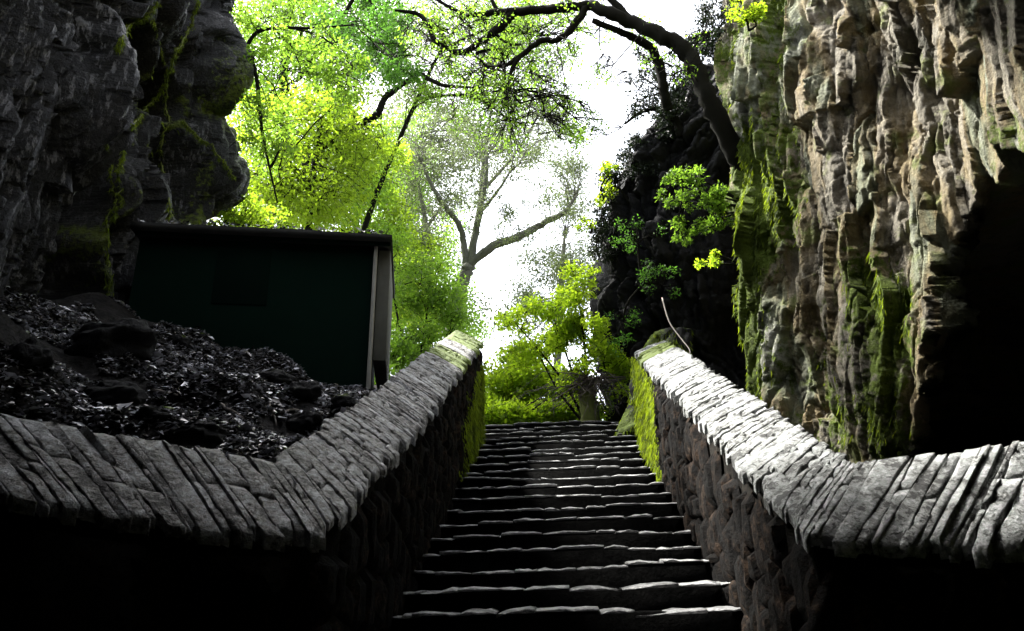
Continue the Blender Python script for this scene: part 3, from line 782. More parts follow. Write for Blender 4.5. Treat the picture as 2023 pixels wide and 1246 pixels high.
# moss curtains on the upper inner faces (countless strands)
def blades(P, D, L, W, rng):
    n = len(P)
    side = np.cross(D, rng.normal(0, 1, (n, 3))); side /= np.linalg.norm(side, axis=1, keepdims=True) + 1e-9
    A = P - side * W[:, None] / 2; B = P + side * W[:, None] / 2
    Mi = P + D * (L * 0.6)[:, None]; Ml = Mi - side * W[:, None] * 0.35; Mr = Mi + side * W[:, None] * 0.35
    Tn = P + D * L[:, None]
    V = np.stack([A, B, Mr, Ml, Tn], 1).reshape(-1, 3)
    i = np.arange(n)[:, None] * 5
    return V, i + np.array([[0, 1, 2, 3]]), i + np.array([[3, 2, 4]])
def moss_curtain(parent, x, nx, y0, y1, ztop, zbot, n, rng, dens):
    y = rng.uniform(y0, y1, n * 3); t = rng.random(n * 3)
    z = np.array([zbot(a) + (ztop(a) - zbot(a)) * b for a, b in zip(y, t)])
    keep = (1.3 * fbm(np.stack([y * 15, z * 1.3, y * 0], -1), 7, 3) + np.minimum(dens(y, t), 0.12)) > 0
    y, z = y[keep][:n], z[keep][:n]; m = len(y)
    P = np.stack([np.full(m, x) + nx * rng.uniform(-0.01, 0.035, m), y, z], -1)
    D = np.stack([nx * rng.uniform(0.05, 0.6, m), rng.normal(0, 0.15, m), -np.ones(m)], -1); D /= np.linalg.norm(D, axis=1, keepdims=True)
    V, Q, T = blades(P, D, rng.uniform(0.02, 0.10, m), rng.uniform(0.006, 0.016, m), rng)
    mb = MB(); mb.add(V, Q, T)
    tn = np.clip(0.5 + 0.9 * fbm(np.stack([y * 22, z * 2.0, y * 0], -1), 19, 3) + rng.normal(0, 0.15, m), 0, 1)
    o = mb.build('moss', M['moss'], parent, attrs={'tone': np.repeat(tn, 5)}); o['kind'] = 'stuff'
    return o
rng = np.random.default_rng(31)
moss_curtain(par_r, 0.985, -1, 7.2, 9.0, lambda y: RI(y) - 0.06, lambda y: stair_z(y), 3000, rng, lambda y, t: 2.6 * (y - 7.55))
moss_curtain(par_l, -0.985, 1, 7.4, 9.75, lambda y: LI(y) - 0.25, lambda y: stair_z(y), 2200, rng, lambda y, t: 0.9 * (y - 8.6) - 0.9 * (t - 0.3))
settle(par_r); settle(par_l)

# ================================================================== SHED
A, B = np.array([-1.86, 7.05]), np.array([-4.22, 6.58])     # front right, front left corners
fd = (B - A) / np.linalg.norm(B - A); bd = np.array([fd[1], -fd[0]]) * -1.0
if bd[1] < 0: bd = -bd
shed = thing('shed', 'dark green shed with tarred flat roof half buried behind the soil bank', 'shed', (float(A[0]), float(A[1]), 3.1))
def pt(s, d, z): q = A + fd * s + bd * d; return (q[0], q[1], z)
def boxy(name, s0, s1, d0, d1, z0, z1, mat, parent, bev=0.006):
    mb = MB()
    mb.add([pt(s0, d0, z0), pt(s1, d0, z0), pt(s1, d1, z0), pt(s0, d1, z0), pt(s0, d0, z1), pt(s1, d0, z1), pt(s1, d1, z1), pt(s0, d1, z1)],
           [(0, 3, 2, 1), (4, 5, 6, 7), (0, 1, 5, 4), (1, 2, 6, 5), (2, 3, 7, 6), (3, 0, 4, 7)])
    o = mb.build(name, mat, parent)
    if bev:
        m = o.modifiers.new('bevel', 'BEVEL'); m.width = bev; m.segments = 2
    return o
SL = float(np.linalg.norm(B - A))
boxy('wall', 0.035, SL, 0.05, 1.5, 2.6, 4.87, M['green_paint'], shed)
sh = boxy('shutter', 1.08, 1.62, 0.038, 0.047, 4.16, 4.79, M['green_dark'], shed)
boxy('corner_post', -0.010, 0.030, 0.0, 0.09, 2.6, 4.86, M['post'], shed)
boxy('side_panel', -0.145, -0.014, 0.10, 1.3, 3.62, 4.86, M['panel'], shed)
boxy('eave_board', -0.145, SL + 0.02, -0.06, -0.03, 4.845, 4.884, M['green_dark'], shed)
rf = MB()
n = 24; rng = np.random.default_rng(8)
ss = np.linspace(-0.16, SL + 0.05, n)
V = []
for s_ in ss:
    e = rng.normal(0, 0.008)
    for (d, z) in [(-0.12, 4.885), (-0.12 + e, 4.95 + e), (1.6, 5.03 + e), (1.6, 4.885)]: V.append(pt(s_, d, z))
Q = [(i * 4 + k, (i + 1) * 4 + k, (i + 1) * 4 + (k + 1) % 4, i * 4 + (k + 1) % 4) for i in range(n - 1) for k in range(4)] + [(0, 1, 2, 3), ((n - 1) * 4 + 3, (n - 1) * 4 + 2, (n - 1) * 4 + 1, (n - 1) * 4)]
rf.add(V, Q); rf.build('roof_slab', M['roof'], shed)
m_ = 420
sp_ = rng.uniform(-0.1, SL, m_); dp_ = -0.10 + 1.2 * rng.random(m_) ** 2.2
P = np.array([pt(a, b, 4.962 + 0.045 * (b + 0.12) + c) for a, b, c in zip(sp_, dp_, rng.uniform(0.006, 0.03, m_))])
an = rng.uniform(0, 6.28, m_); D = np.stack([np.cos(an), np.sin(an), rng.normal(0.1, 0.3, m_)], -1); D /= np.linalg.norm(D, axis=1, keepdims=True)
V, Q, T = blades(P, D, rng.uniform(0.03, 0.08, m_), rng.uniform(0.015, 0.035, m_), rng)
lt = MB(); lt.add(V, Q, T); lt.build('fallen_leaves', M['litter'], shed, attrs={'tone': np.repeat(rng.random(m_), 5)})['kind'] = 'stuff'
settle(shed)

# ================================================================== LEAVES, BRANCHES, TREES
def leaf_verts(P, size, rng, up=0.35, ratio=0.5, droop=0.0):
    n = len(P)
    D = rng.normal(0, 1, (n, 3)); D[:, 2] -= droop; D /= np.linalg.norm(D, axis=1, keepdims=True) + 1e-9
    N_ = rng.normal(0, 1, (n, 3)); N_[:, 2] += up * 3
    S = np.cross(D, N_); S /= np.linalg.norm(S, axis=1, keepdims=True) + 1e-9
    Nn = np.cross(S, D)
    L = size * rng.uniform(0.6, 1.25, n); W = L * ratio
    a = P; b = P + D * (L * 0.45)[:, None] + S * (W / 2)[:, None] + Nn * (W * 0.12)[:, None]
    c = P + D * L[:, None]; d = P + D * (L * 0.45)[:, None] - S * (W / 2)[:, None] + Nn * (W * 0.12)[:, None]
    V = np.stack([a, b, c, d], 1).reshape(-1, 3)
    i = np.arange(n)[:, None] * 4
    return V, np.concatenate([i + np.array([[0, 1, 2]]), i + np.array([[0, 2, 3]])])
def foliage(name, P, size, mat, parent, rng, tone=None, up=0.35, ratio=0.5, droop=0.0):
    V, T = leaf_verts(P, size, rng, up, ratio, droop)
    mb = MB(); mb.add(V, None, T)
    if tone is None: tone = rng.random(len(P))
    return mb.build(name, mat, parent, attrs={'tone': np.repeat(np.clip(tone, 0, 1), 4)})
def clump_points(c, rad, n, rng, flat=0.7):
    q = rng.normal(0, 1, (n, 3)); q /= np.linalg.norm(q, axis=1, keepdims=True)
    q *= (rng.random((n, 1)) ** 0.5) * rad
    q[:, 2] *= flat
    return c + q
def wander(p, q, rng, n=5, amp=0.12):
    p, q = np.array(p, float), np.array(q, float); L = np.linalg.norm(q - p)
    t = np.linspace(0, 1, n)[:, None]
    P = p + (q - p) * t + rng.normal(0, amp * L / 3, (n, 3)) * np.sin(t * math.pi)
    P[:, 2] += (np.sin(t[:, 0] * math.pi)) * amp * L * 0.3
    return P
def rm(px_half, Y): return px_half * Y * 1.06 / FPX

def tree(name, label, base, limbs, crowns, leaf, parent_mat='bark', seed=0, leafsize=0.09, per=260, cat='tree', group=None, twigs=3, flat=0.7, droop=0.2, crowndepth=1.6, up=0.35):
    """limbs: list of ([(px,py,Y)...], [half widths in px]); crowns: (px,py,Y,rx,ry,nclumps,clump radius m)"""
    rng = np.random.default_rng(seed)
    root = thing(name, label, cat, tuple(base), group)
    nodes = []
    for k, (pp, hw) in enumerate(limbs):
        pts = smooth_path([atY(*p) for p in pp], 6)
        Ym = pp[0][2]
        rr = lerp_rad([rm(h, Ym) for h in hw], len(pts))
        pts[1:-1] += rng.normal(0, 0.10, (len(pts) - 2, 3)) * rr[1:-1, None]
        mb = MB(); tube(mb, pts, rr * (1 + 0.04 * rng.normal(0, 1, len(pts))).clip(0.85, 1.15), 10, 0.10, rng)
        mb.build('trunk' if k == 0 else 'branch', M[parent_mat], root, smooth=True)
        nodes.append(pts[len(pts) // 4:] if k == 0 else pts[2:])
    nodes = np.concatenate(nodes) if nodes else np.array([tuple(base)], float)
    mbt = MB(); LP = []; TN = []
    for (px, py, Y, rx, ry, nc, cr) in crowns:
        for _ in range(nc):
            while True:
                a, b = rng.uniform(-1, 1, 2)
                if a * a + b * b < 1: break
            c = np.array(atY(px + a * rx, py + b * ry, Y + rng.uniform(-1, 1) * crowndepth))
            d = np.linalg.norm(nodes - c, axis=1); nb = nodes[int(np.argmin(d + rng.uniform(0, 0.6, len(d))))]
            w = wander(nb, c, rng, 6, 0.22)
            r0 = 0.006 + 0.006 * np.linalg.norm(c - nb)
            tube(mbt, w, np.linspace(r0, 0.004 + 0.0002 * Y, 6), 4)
            for _t in range(twigs):
                e = c + rng.normal(0, cr * 0.75, 3) * [1, 1, flat]
                tube(mbt, wander(w[3] if _t % 2 else w[4], e, rng, 4, 0.2), np.linspace(0.006, 0.003 + 0.0001 * Y, 4), 3)
            ct = rng.uniform(0.0, 0.7)
            k = int(per * rng.uniform(0.6, 1.3))
            q = clump_points(c, cr, k, rng, flat)
            LP.append(q); TN.append(ct + 0.35 * rng.random(k))
    if mbt.n: mbt.build('twigs', M[parent_mat], root)['kind'] = 'stuff'
    if LP: foliage('crown', np.concatenate(LP), leafsize, M[leaf], root, rng, np.concatenate(TN), up=up, droop=droop)
    settle(root)
    return root

# --- far trees fading into the bright sky
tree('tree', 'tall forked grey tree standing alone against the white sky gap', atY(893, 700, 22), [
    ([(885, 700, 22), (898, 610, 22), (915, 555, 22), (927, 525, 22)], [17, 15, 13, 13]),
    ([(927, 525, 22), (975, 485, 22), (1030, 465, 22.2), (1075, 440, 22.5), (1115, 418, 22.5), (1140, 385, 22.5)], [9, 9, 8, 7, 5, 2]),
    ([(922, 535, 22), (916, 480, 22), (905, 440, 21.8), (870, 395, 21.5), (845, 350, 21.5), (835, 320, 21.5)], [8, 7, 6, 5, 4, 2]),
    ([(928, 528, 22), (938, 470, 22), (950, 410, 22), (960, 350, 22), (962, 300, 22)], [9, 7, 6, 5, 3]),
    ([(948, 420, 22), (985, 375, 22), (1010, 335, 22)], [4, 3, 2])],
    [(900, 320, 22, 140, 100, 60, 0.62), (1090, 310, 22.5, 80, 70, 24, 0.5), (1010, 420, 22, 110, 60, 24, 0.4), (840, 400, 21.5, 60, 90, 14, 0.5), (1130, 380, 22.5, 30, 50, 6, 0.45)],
    'leaf_hazed', 'bark_grey', 101, 0.085, 150, twigs=5)
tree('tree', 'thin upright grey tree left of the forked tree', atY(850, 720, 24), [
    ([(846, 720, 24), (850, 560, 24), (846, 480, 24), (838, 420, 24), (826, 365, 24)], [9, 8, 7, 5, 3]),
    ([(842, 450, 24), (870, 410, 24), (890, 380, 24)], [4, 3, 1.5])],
    [(830, 330, 24, 60, 70, 14, 0.6), (800, 460, 24, 50, 60, 12, 0.6)], 'leaf_hazed', 'bark_grey', 102, 0.09, 150)
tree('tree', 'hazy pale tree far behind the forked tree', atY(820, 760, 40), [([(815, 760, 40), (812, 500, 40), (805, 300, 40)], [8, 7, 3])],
    [(830, 300, 40, 120, 120, 60, 1.3), (960, 260, 42, 130, 90, 44, 1.2), (800, 480, 40, 90, 150, 50, 1.3), (900, 620, 40, 60, 60, 16, 1.2)], 'leaf_hazed', 'bark_grey', 103, 0.22, 170, crowndepth=4)
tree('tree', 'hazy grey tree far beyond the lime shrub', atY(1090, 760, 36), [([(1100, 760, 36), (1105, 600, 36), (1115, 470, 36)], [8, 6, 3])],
    [(1090, 560, 36, 75, 85, 50, 0.9), (1140, 490, 36, 50, 60, 22, 0.9), (1035, 630, 36, 40, 50, 16, .8), (1120, 390, 36, 40, 70, 16, .8)], 'leaf_hazed', 'bark_grey', 104, 0.16, 140, crowndepth=3)
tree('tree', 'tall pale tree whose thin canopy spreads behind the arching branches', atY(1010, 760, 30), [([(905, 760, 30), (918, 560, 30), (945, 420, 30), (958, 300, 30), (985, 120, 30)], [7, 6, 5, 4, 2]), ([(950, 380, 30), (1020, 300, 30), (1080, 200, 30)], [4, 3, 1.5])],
    [(930, 150, 30, 170, 110, 60, 1.0), (1050, 130, 30, 80, 120, 26, 0.9), (1070, 260, 30, 60, 70, 16, 0.9), (880, 40, 30, 160, 60, 30, 1.0), (1030, 20, 30, 120, 40, 16, .9)], 'leaf_hazed', 'bark_grey', 105, 0.15, 130, crowndepth=3, twigs=5)
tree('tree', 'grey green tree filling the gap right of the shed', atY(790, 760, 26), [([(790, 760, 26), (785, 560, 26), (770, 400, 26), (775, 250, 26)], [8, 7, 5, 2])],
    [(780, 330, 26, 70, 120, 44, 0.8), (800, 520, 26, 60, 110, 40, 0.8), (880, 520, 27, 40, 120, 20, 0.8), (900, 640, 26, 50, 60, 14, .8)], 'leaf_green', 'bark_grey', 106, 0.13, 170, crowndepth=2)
tree('tree', 'airy yellow green tree whose lacy leaves fill the top of the gap', atY(860, 760, 16), [([(690, 560, 16), (730, 420, 16), (765, 330, 16), (800, 250, 16), (850, 140, 16), (890, 70, 16), (960, -20, 16)], [6, 6, 5, 5, 4, 3, 2]), ([(872, 100, 16), (960, 60, 16), (1060, 70, 16)], [4, 3, 1.5]), ([(825, 195, 16), (930, 190, 16), (1010, 240, 16)], [4, 3, 1.5])],
    [(930, 90, 16, 170, 110, 60, 0.5), (1040, 50, 16, 100, 70, 26, 0.45), (980, 230, 16, 90, 70, 22, 0.45), (820, 110, 16, 80, 110, 30, 0.5), (1150, 215, 15, 30, 60, 7, 0.3), (1120, 90, 15, 50, 60, 7, 0.3), (1240, 60, 15, 60, 40, 6, 0.3)], 'leaf_green', 'bark', 107, 0.085, 80, crowndepth=1.5, twigs=6)
# --- lime green trees behind the shed
tree('tree', 'lime green tree behind the shed with a long slanting limb', atY(520, 520, 13), [
    ([(515, 520, 13), (540, 388, 13), (600, 330, 13), (640, 288, 13), (700, 250, 13), (745, 226, 13), (765, 188, 13), (830, 145, 13)], [16, 12, 10, 9, 8, 8, 7, 5]),
    ([(830, 145, 13), (855, 160, 13), (885, 170, 13), (940, 172, 13)], [5, 5, 4, 2]),
    ([(700, 250, 13), (690, 200, 13), (670, 150, 13), (660, 90, 13)], [5, 4, 3, 2])],
    [(580, 310, 13.5, 150, 120, 70, 0.55), (690, 250, 13, 80, 110, 30, 0.5), (570, 400, 13.5, 120, 60, 36, 0.55)], 'leaf_lime', 'bark', 111, 0.085, 190, twigs=5)
tree('tree', 'fresh green tree filling the sky above the shed', atY(560, 520, 17), [
    ([(560, 520, 17), (565, 300, 17), (560, 150, 17), (575, 0, 17), (580, -120, 17)], [16, 14, 11, 9, 5])],
    [(560, 120, 17, 160, 130, 90, 0.75), (640, 40, 17, 140, 90, 50, 0.7), (500, 300, 17, 90, 150, 50, 0.7), (680, 330, 17.5, 100, 110, 40, 0.7)], 'leaf_green', 'bark', 112, 0.10, 190, crowndepth=2.5, twigs=5)
tree('tree', 'slender tree with a deep green leafy top at the upper left of the gap', atY(600, 540, 12.8), [
    ([(600, 520, 12.8), (622, 330, 12.6), (645, 170, 12.4), (670, 60, 12.2), (705, -10, 12), (738, 10, 12), (750, 60, 12), (760, 110, 12)], [6, 6, 5, 5, 4, 4, 3, 2])],
    [(740, 70, 12, 70, 80, 30, 0.30), (680, 20, 12, 60, 50, 12, 0.3), (790, 130, 12, 30, 40, 6, 0.25)], 'leaf_deep', 'bark', 113, 0.085, 200, twigs=4)
tree('tree', 'lime green tree far left beyond the shed roof', atY(700, 640, 20), [
    ([(690, 680, 20), (700, 480, 20), (710, 380, 20)], [10, 8, 4])],
    [(690, 420, 20, 120, 70, 46, 0.6), (800, 560, 20, 70, 120, 40, 0.6), (740, 330, 20, 60, 60, 20, .6)], 'leaf_lime', 'bark_grey', 114, 0.13, 220, crowndepth=2)
tree('tree', 'leaning young tree with dark twigs beside the left cliff', atY(470, 440, 8.7), [
    ([(425, 200, 8.7), (455, 150, 8.7), (480, 105, 8.7), (510, 62, 8.7), (560, 55, 8.7), (625, 55, 8.7), (700, 48, 8.7)], [6, 5, 5, 4.5, 4, 3, 1.5]),
    ([(478, 110, 8.7), (500, 125, 8.7), (512, 200, 8.7), (518, 260, 8.7), (530, 320, 8.7), (548, 400, 8.7)], [4, 5, 4, 3.5, 2.5, 1.5]),
    ([(540, 58, 8.7), (575, 90, 8.7), (600, 150, 8.7)], [2.5, 2, 1]),
    ([(580, 56, 8.7), (640, 75, 8.7), (700, 130, 8.7)], [2.5, 2, 1]),
    ([(470, 108, 8.7), (440, 80, 8.7), (425, 50, 8.7)], [3, 2, 1])],
    [(590, 100, 8.7, 90, 60, 16, 0.22), (530, 260, 8.8, 50, 90, 14, 0.22), (660, 150, 8.7, 60, 60, 12, 0.22), (470, 60, 8.8, 40, 60, 8, 0.2)], 'leaf_green', 'bark', 115, 0.07, 110, crowndepth=0.8)
# --- the overhanging mossy tree rooted on the right cliff
tree('tree', 'dark mossy tree arching over the gap from the right cliff', atY(1445, 320, 8.6), [
    ([(1500, 400, 8.9), (1468, 335, 8.7), (1430, 255, 8.5), (1395, 185, 8.4), (1355, 105, 8.4), (1310, 72, 8.4), (1250, 45, 8.5), (1205, 25, 8.5), (1165, 10, 8.6)], [18, 20, 20, 19, 18, 16, 14, 13, 12]),
    ([(1165, 10, 8.6), (1110, 16, 8.6), (1050, 20, 8.6), (985, 24, 8.7), (920, 32, 8.7)], [11, 11, 10, 8, 4]),
    ([(1160, 14, 8.6), (1130, 55, 8.6), (1100, 80, 8.6), (1070, 80, 8.6), (1035, 105, 8.6), (1000, 128, 8.6), (965, 132, 8.6), (950, 118, 8.6)], [9, 9, 7, 7, 6, 5, 4, 2]),
    ([(1055, 88, 8.6), (1025, 115, 8.6), (1010, 140, 8.6), (1000, 178, 8.6)], [6, 5, 4, 2.5]),
    ([(1012, 28, 8.7), (985, 55, 8.7), (945, 85, 8.7), (912, 105, 8.7), (880, 92, 8.7), (855, 75, 8.7), (845, 45, 8.7), (820, 26, 8.7), (780, 20, 8.7)], [11, 10, 8, 6, 6, 6, 6, 5, 3]),
    ([(975, 62, 8.7), (1000, 85, 8.7), (1030, 88, 8.7)], [4, 3, 2]), ([(940, 105, 8.7), (965, 98, 8.7), (995, 95, 8.7)], [4, 3, 2]),
    ([(930, 30, 8.7), (890, 15, 8.7), (850, -10, 8.7)], [5, 4, 3]), ([(985, 24, 8.7), (965, -10, 8.7)], [5, 5]),
    ([(1250, 45, 8.5), (1190, -20, 8.5), (1150, -60, 8.5)], [9, 8, 6]),
    ([(1170, 40, 8.6), (1230, 65, 8.7), (1280, 90, 8.8), (1303, 130, 8.9), (1312, 190, 9.0), (1320, 215, 9.1)], [6, 8, 10, 11, 11, 12])],
    [(940, 120, 8.6, 120, 70, 20, 0.20), (1000, 215, 8.6, 90, 80, 16, 0.2), (1150, 180, 8.6, 60, 110, 14, 0.16), (1050, 20, 8.6, 150, 40, 14, 0.2), (1320, 90, 8.6, 60, 60, 10, 0.2), (860, 60, 8.7, 70, 50, 10, .2)],
    'leaf_green', 'bark', 121, 0.055, 40, twigs=12, crowndepth=0.6, droop=0.6)
tree('tree', 'small dark tree clinging to the top of the dark outcrop', atY(1335, 250, 10.5), [
    ([(1345, 270, 10.5), (1330, 220, 10.5), (1315, 180, 10.5), (1290, 150, 10.5)], [9, 7, 5, 2]),
    ([(1335, 240, 10.5), (1295, 215, 10.5), (1260, 225, 10.5), (1235, 245, 10.5)], [6, 5, 4, 2])],
    [(1300, 205, 10.5, 60, 35, 22, 0.17), (1345, 160, 10.5, 50, 30, 14, 0.17), (1260, 150, 10.5, 40, 60, 8, 0.15)], 'leaf_dark', 'bark', 122, 0.06, 90, twigs=4, crowndepth=0.5)
tree('bush', 'dark hanging bush under the arching tree at the cliff edge', atY(1420, 110, 8.9), [
    ([(1440, 70, 8.9), (1400, 65, 8.9), (1370, 75, 8.9)], [6, 5, 3])],
    [(1400, 75, 8.9, 45, 40, 26, 0.15), (1420, 20, 8.9, 40, 30, 12, .15)], 'leaf_dark', 'bark', 123, 0.05, 130, cat='bush', twigs=3, crowndepth=0.3, droop=0.8)

for k, (lab, cr) in enumerate([('dark ragged bush on the upper slope of the dark outcrop', [(1290, 285, 10.9, 40, 30, 14, 0.17), (1260, 320, 11, 35, 30, 12, 0.17), (1325, 250, 10.8, 30, 25, 10, .16)]),
                               ('dark ragged bush on the left shoulder of the dark outcrop', [(1215, 370, 11.2, 30, 40, 12, 0.17), (1190, 430, 11.3, 22, 35, 10, 0.16), (1195, 490, 11.4, 20, 30, 7, .15)])]):
    tree('bush', lab, atY(cr[0][0], cr[0][1] + 40, cr[0][2]), [([(cr[0][0] + 30, cr[0][1] + 30, cr[0][2]), (cr[0][0], cr[0][1], cr[0][2]), (cr[1][0], cr[1][1], cr[1][2])], [4, 3, 1.5])], cr, 'leaf_dark', 'bark', 140 + k, 0.06, 110, cat='bush', twigs=4, crowndepth=0.3)
# --- shrubs
def shrub(label, base, crowns, leaf, seed, size, per, name='shrub', stems=6, mat='bark', cat='shrub', depth=0.5, up=0.35, ratio=0.6):
    bx, by, bY = base
    limbs = []
    rng = np.random.default_rng(seed)
    for c in crowns[:stems]:
        limbs.append(([(bx, by, bY), ((bx + c[0]) / 2 + rng.uniform(-15, 15), (by + c[1]) / 2, bY), (c[0], c[1], c[2])], [3.0, 2.2, 1.0]))
    return tree(name, label, atY(*base), limbs, crowns, leaf, mat, seed, size, per, cat=cat, crowndepth=depth, up=up)
shrub('bright lime shrub growing against the dark outcrop at the stair head', (1165, 850, 11.4), [(1140, 560, 11.6, 40, 45, 9, 0.22), (1090, 620, 11.6, 60, 60, 16, 0.24), (1150, 700, 11.3, 65, 70, 22, 0.22), (1060, 690, 11.8, 50, 40, 10, .24), (1200, 740, 11.2, 40, 60, 10, .2), (1020, 640, 11.8, 35, 25, 5, .2)], 'leaf_bright', 131, 0.075, 190)
shrub('low yellow green thicket filling the gap above the top step', (1010, 860, 14), [(1000, 740, 14, 50, 60, 22, 0.4), (1060, 780, 14, 50, 60, 22, 0.4), (1010, 810, 14, 60, 30, 14, 0.4), (1120, 790, 14, 40, 40, 12, 0.35), (975, 790, 13.5, 20, 60, 10, .3), (1000, 822, 12.4, 40, 16, 12, .25), (1075, 822, 12.4, 45, 18, 14, .25), (1150, 815, 12.4, 40, 22, 10, .25)], 'leaf_bright', 132, 0.10, 210)
shrub('pale green thicket between the shed and the left parapet', (820, 760, 15), [(810, 660, 15, 50, 60, 20, 0.45), (850, 580, 15.5, 70, 70, 26, 0.5), (770, 540, 16, 30, 90, 16, 0.45), (900, 640, 15.5, 30, 40, 8, .4), (775, 700, 14, 35, 45, 14, .35), (745, 745, 13, 25, 30, 8, .3)], 'leaf_green', 133, 0.10, 160)
shrub('fresh green ivy bush hanging on the right cliff', (1495, 410, 8.55), [(1330, 350, 8.1, 16, 12, 5, 0.08), (1365, 345, 8.1, 20, 14, 7, 0.09), (1395, 380, 8.05, 30, 22, 12, 0.09), (1345, 400, 8.1, 26, 16, 8, 0.08), (1425, 425, 8.1, 20, 26, 8, 0.08), (1340, 450, 8.15, 14, 26, 7, 0.07), (1400, 450, 8.1, 22, 20, 7, .08), (1365, 470, 8.15, 10, 24, 4, .06), (1310, 385, 8.15, 8, 12, 2, .06)], 'leaf_green', 134, 0.05, 60, name='ivy_bush', cat='ivy', depth=0.15, stems=9)
shrub('small lime sprig on the mossy cliff below the ivy bush', (1480, 525, 8.65), [(1405, 520, 8.3, 25, 14, 5, 0.08), (1415, 500, 8.3, 10, 8, 2, 0.06)], 'leaf_bright', 135, 0.045, 60, name='sprig', cat='plant', depth=0.08)
shrub('lime sprig hanging at the upper edge of the dark outcrop', (1195, 400, 10.9), [(1195, 370, 10.9, 18, 45, 8, 0.13), (1205, 340, 10.9, 15, 20, 3, .1)], 'leaf_bright', 136, 0.06, 60, name='sprig', cat='plant', depth=0.2)
shrub('tiny lime sprig at the left tip of the dark outcrop', (1165, 460, 11), [(1155, 443, 11, 14, 12, 4, 0.1)], 'leaf_bright', 137, 0.06, 50, name='sprig', cat='plant', depth=0.15)
shrub('lime ferny plant high on the right cliff edge', (1480, 60, 7.2), [(1465, 20, 7.2, 35, 25, 10, 0.1), (1490, 40, 7.2, 20, 15, 4, .08)], 'leaf_bright', 138, 0.045, 70, name='sprig', cat='plant', depth=0.1)
shrub('grey green creeper on the face of the dark outcrop', (1270, 560, 10.6), [(1260, 470, 10.5, 60, 50, 10, 0.14), (1310, 560, 10.4, 40, 60, 10, 0.14), (1230, 640, 10.8, 30, 60, 8, .14)], 'leaf_deep', 139, 0.05, 45, name='creeper', cat='plant', depth=0.25)

shrub('lime shrub crowding between the left cliff and the shed roof', (470, 520, 9.6), [(475, 420, 9.6, 40, 30, 14, 0.2), (440, 440, 9.4, 30, 20, 8, 0.18), (520, 430, 9.8, 40, 22, 10, 0.2)], 'leaf_lime', 141, 0.06, 110)
# --- mossy rock where the right parapet meets the outcrop
rng = np.random.default_rng(55)
mr = thing('mossy_rock', 'tall moss covered rock behind the upper end of the right parapet', 'rock', (1.25, 9.9, 3.4))
nu, nv = 70, 60
U, W = np.meshgrid(np.linspace(0, 2 * math.pi, nu), np.linspace(0, 1, nv), indexing='ij')
prof_ = np.interp(W, [0, 0.3, 0.7, 0.93, 1.0], [0.44, 0.43, 0.40, 0.32, 0.0])
dd_, _t = crag(U * 0.45, W * 1.9, 888, [(1.6, 0.9, 0.2, 1.0, 1.8, 0.1), (4.5, 2.2, 0.10, 1.2, 2.0, 0.1), (11, 6, 0.03, 1.2, 2, 0)], 0.1)
rad = np.maximum(prof_ + dd_ * np.minimum(1, 6 * (1 - W)), 0.0)
cxr, cyr = 1.20 + 0.62 * W, 9.8 + 1.0 * W
Gm = np.stack([cxr + rad * np.cos(U), cyr + rad * np.sin(U), 3.3 + W * 1.8], -1)
mb = MB(); mb.add(Gm.reshape(-1, 3), grid_faces(nu, nv))
mb.build('rock', M['rock_black'], mr, attrs={'moss': np.full(nu * nv, 0.95) + 0.3 * fbm(Gm * 2.5, 3, 3).ravel(), 'tint': np.full(nu * nv, 0.2)})
k = rng.integers(0, nu * nv, 12000); P = Gm.reshape(-1, 3)[k]
keep = fbm(P * np.array([6, 6, 1.5]), 17, 3) > -0.25
P = P[keep]; m = len(P); wz = (P[:, 2] - 3.3) / 1.8; cxy = np.stack([1.20 + 0.62 * wz, 9.8 + 1.0 * wz], -1)
D = np.concatenate([(P[:, :2] - cxy) * 0.8, -np.ones((m, 1))], 1) + rng.normal(0, 0.15, (m, 3)); D /= np.linalg.norm(D, axis=1, keepdims=True)
V, Q, T = blades(P, D, rng.uniform(0.03, 0.11, m), rng.uniform(0.008, 0.018, m), rng)
mb = MB(); mb.add(V, Q, T)
tn = np.clip(0.45 + 0.9 * fbm(P * np.array([9, 9, 2]), 27, 3) + rng.normal(0, 0.15, m), 0, 1)
mb.build('moss', M['moss'], mr, attrs={'tone': np.repeat(tn, 5)})['kind'] = 'stuff'
settle(mr)

# --- dry twig tangle and stump at the stair head
tw = thing('twig_tangle', 'tangle of bare grey twigs drooping over the stump at the stair head', 'twigs', tuple(atY(1190, 835, 11.1)))
mbt = MB(); rng = np.random.default_rng(61)
for i in range(70):
    a = atY(1165 + rng.uniform(-30, 45), 745 + rng.uniform(-10, 18), 11.1 + rng.uniform(-0.2, 0.2))
    e = atY(1150 + rng.normal(0, 60), 800 + rng.uniform(-45, 35), 11.0 + rng.uniform(-0.35, 0.3))
    w = wander(a, e, rng, 7, 0.3)
    tube(mbt, w, np.linspace(0.010, 0.003, 7), 4)
mbt.build('twigs', M['twig'], tw)['kind'] = 'stuff'
for i in range(7):
    e = rng.uniform(-25, 25, 6)
    mb = MB(); tube(mb, smooth_path([atY(1215 + e[0], 750 + e[1] * 0.4, 11.1), atY(1165 + e[2], 757 + e[1] * 0.5, 11.0), atY(1115 + e[3], 782 + e[4] * 0.5, 10.95 + 0.01 * e[5]), atY(1085 + e[4] * 1.4, 812 + e[5] * 0.6, 10.9)], 5), np.linspace(0.013, 0.003, 16), 5)
    mb.build('branch', M['twig'], tw)
settle(tw)
st = thing('stump', 'short mossy tree stump under the twig tangle', 'stump', tuple(atY(1165, 840, 11.3)))
mb = MB(); rng = np.random.default_rng(62)
tube(mb, smooth_path([atY(1163, 860, 11.3), atY(1165, 810, 11.3), atY(1160, 770, 11.3), atY(1165, 748, 11.3)], 4), lerp_rad([0.17, 0.14, 0.13, 0.10], 13), 12, 0.15, rng)
mb.build('trunk', M['root'], st, smooth=True)
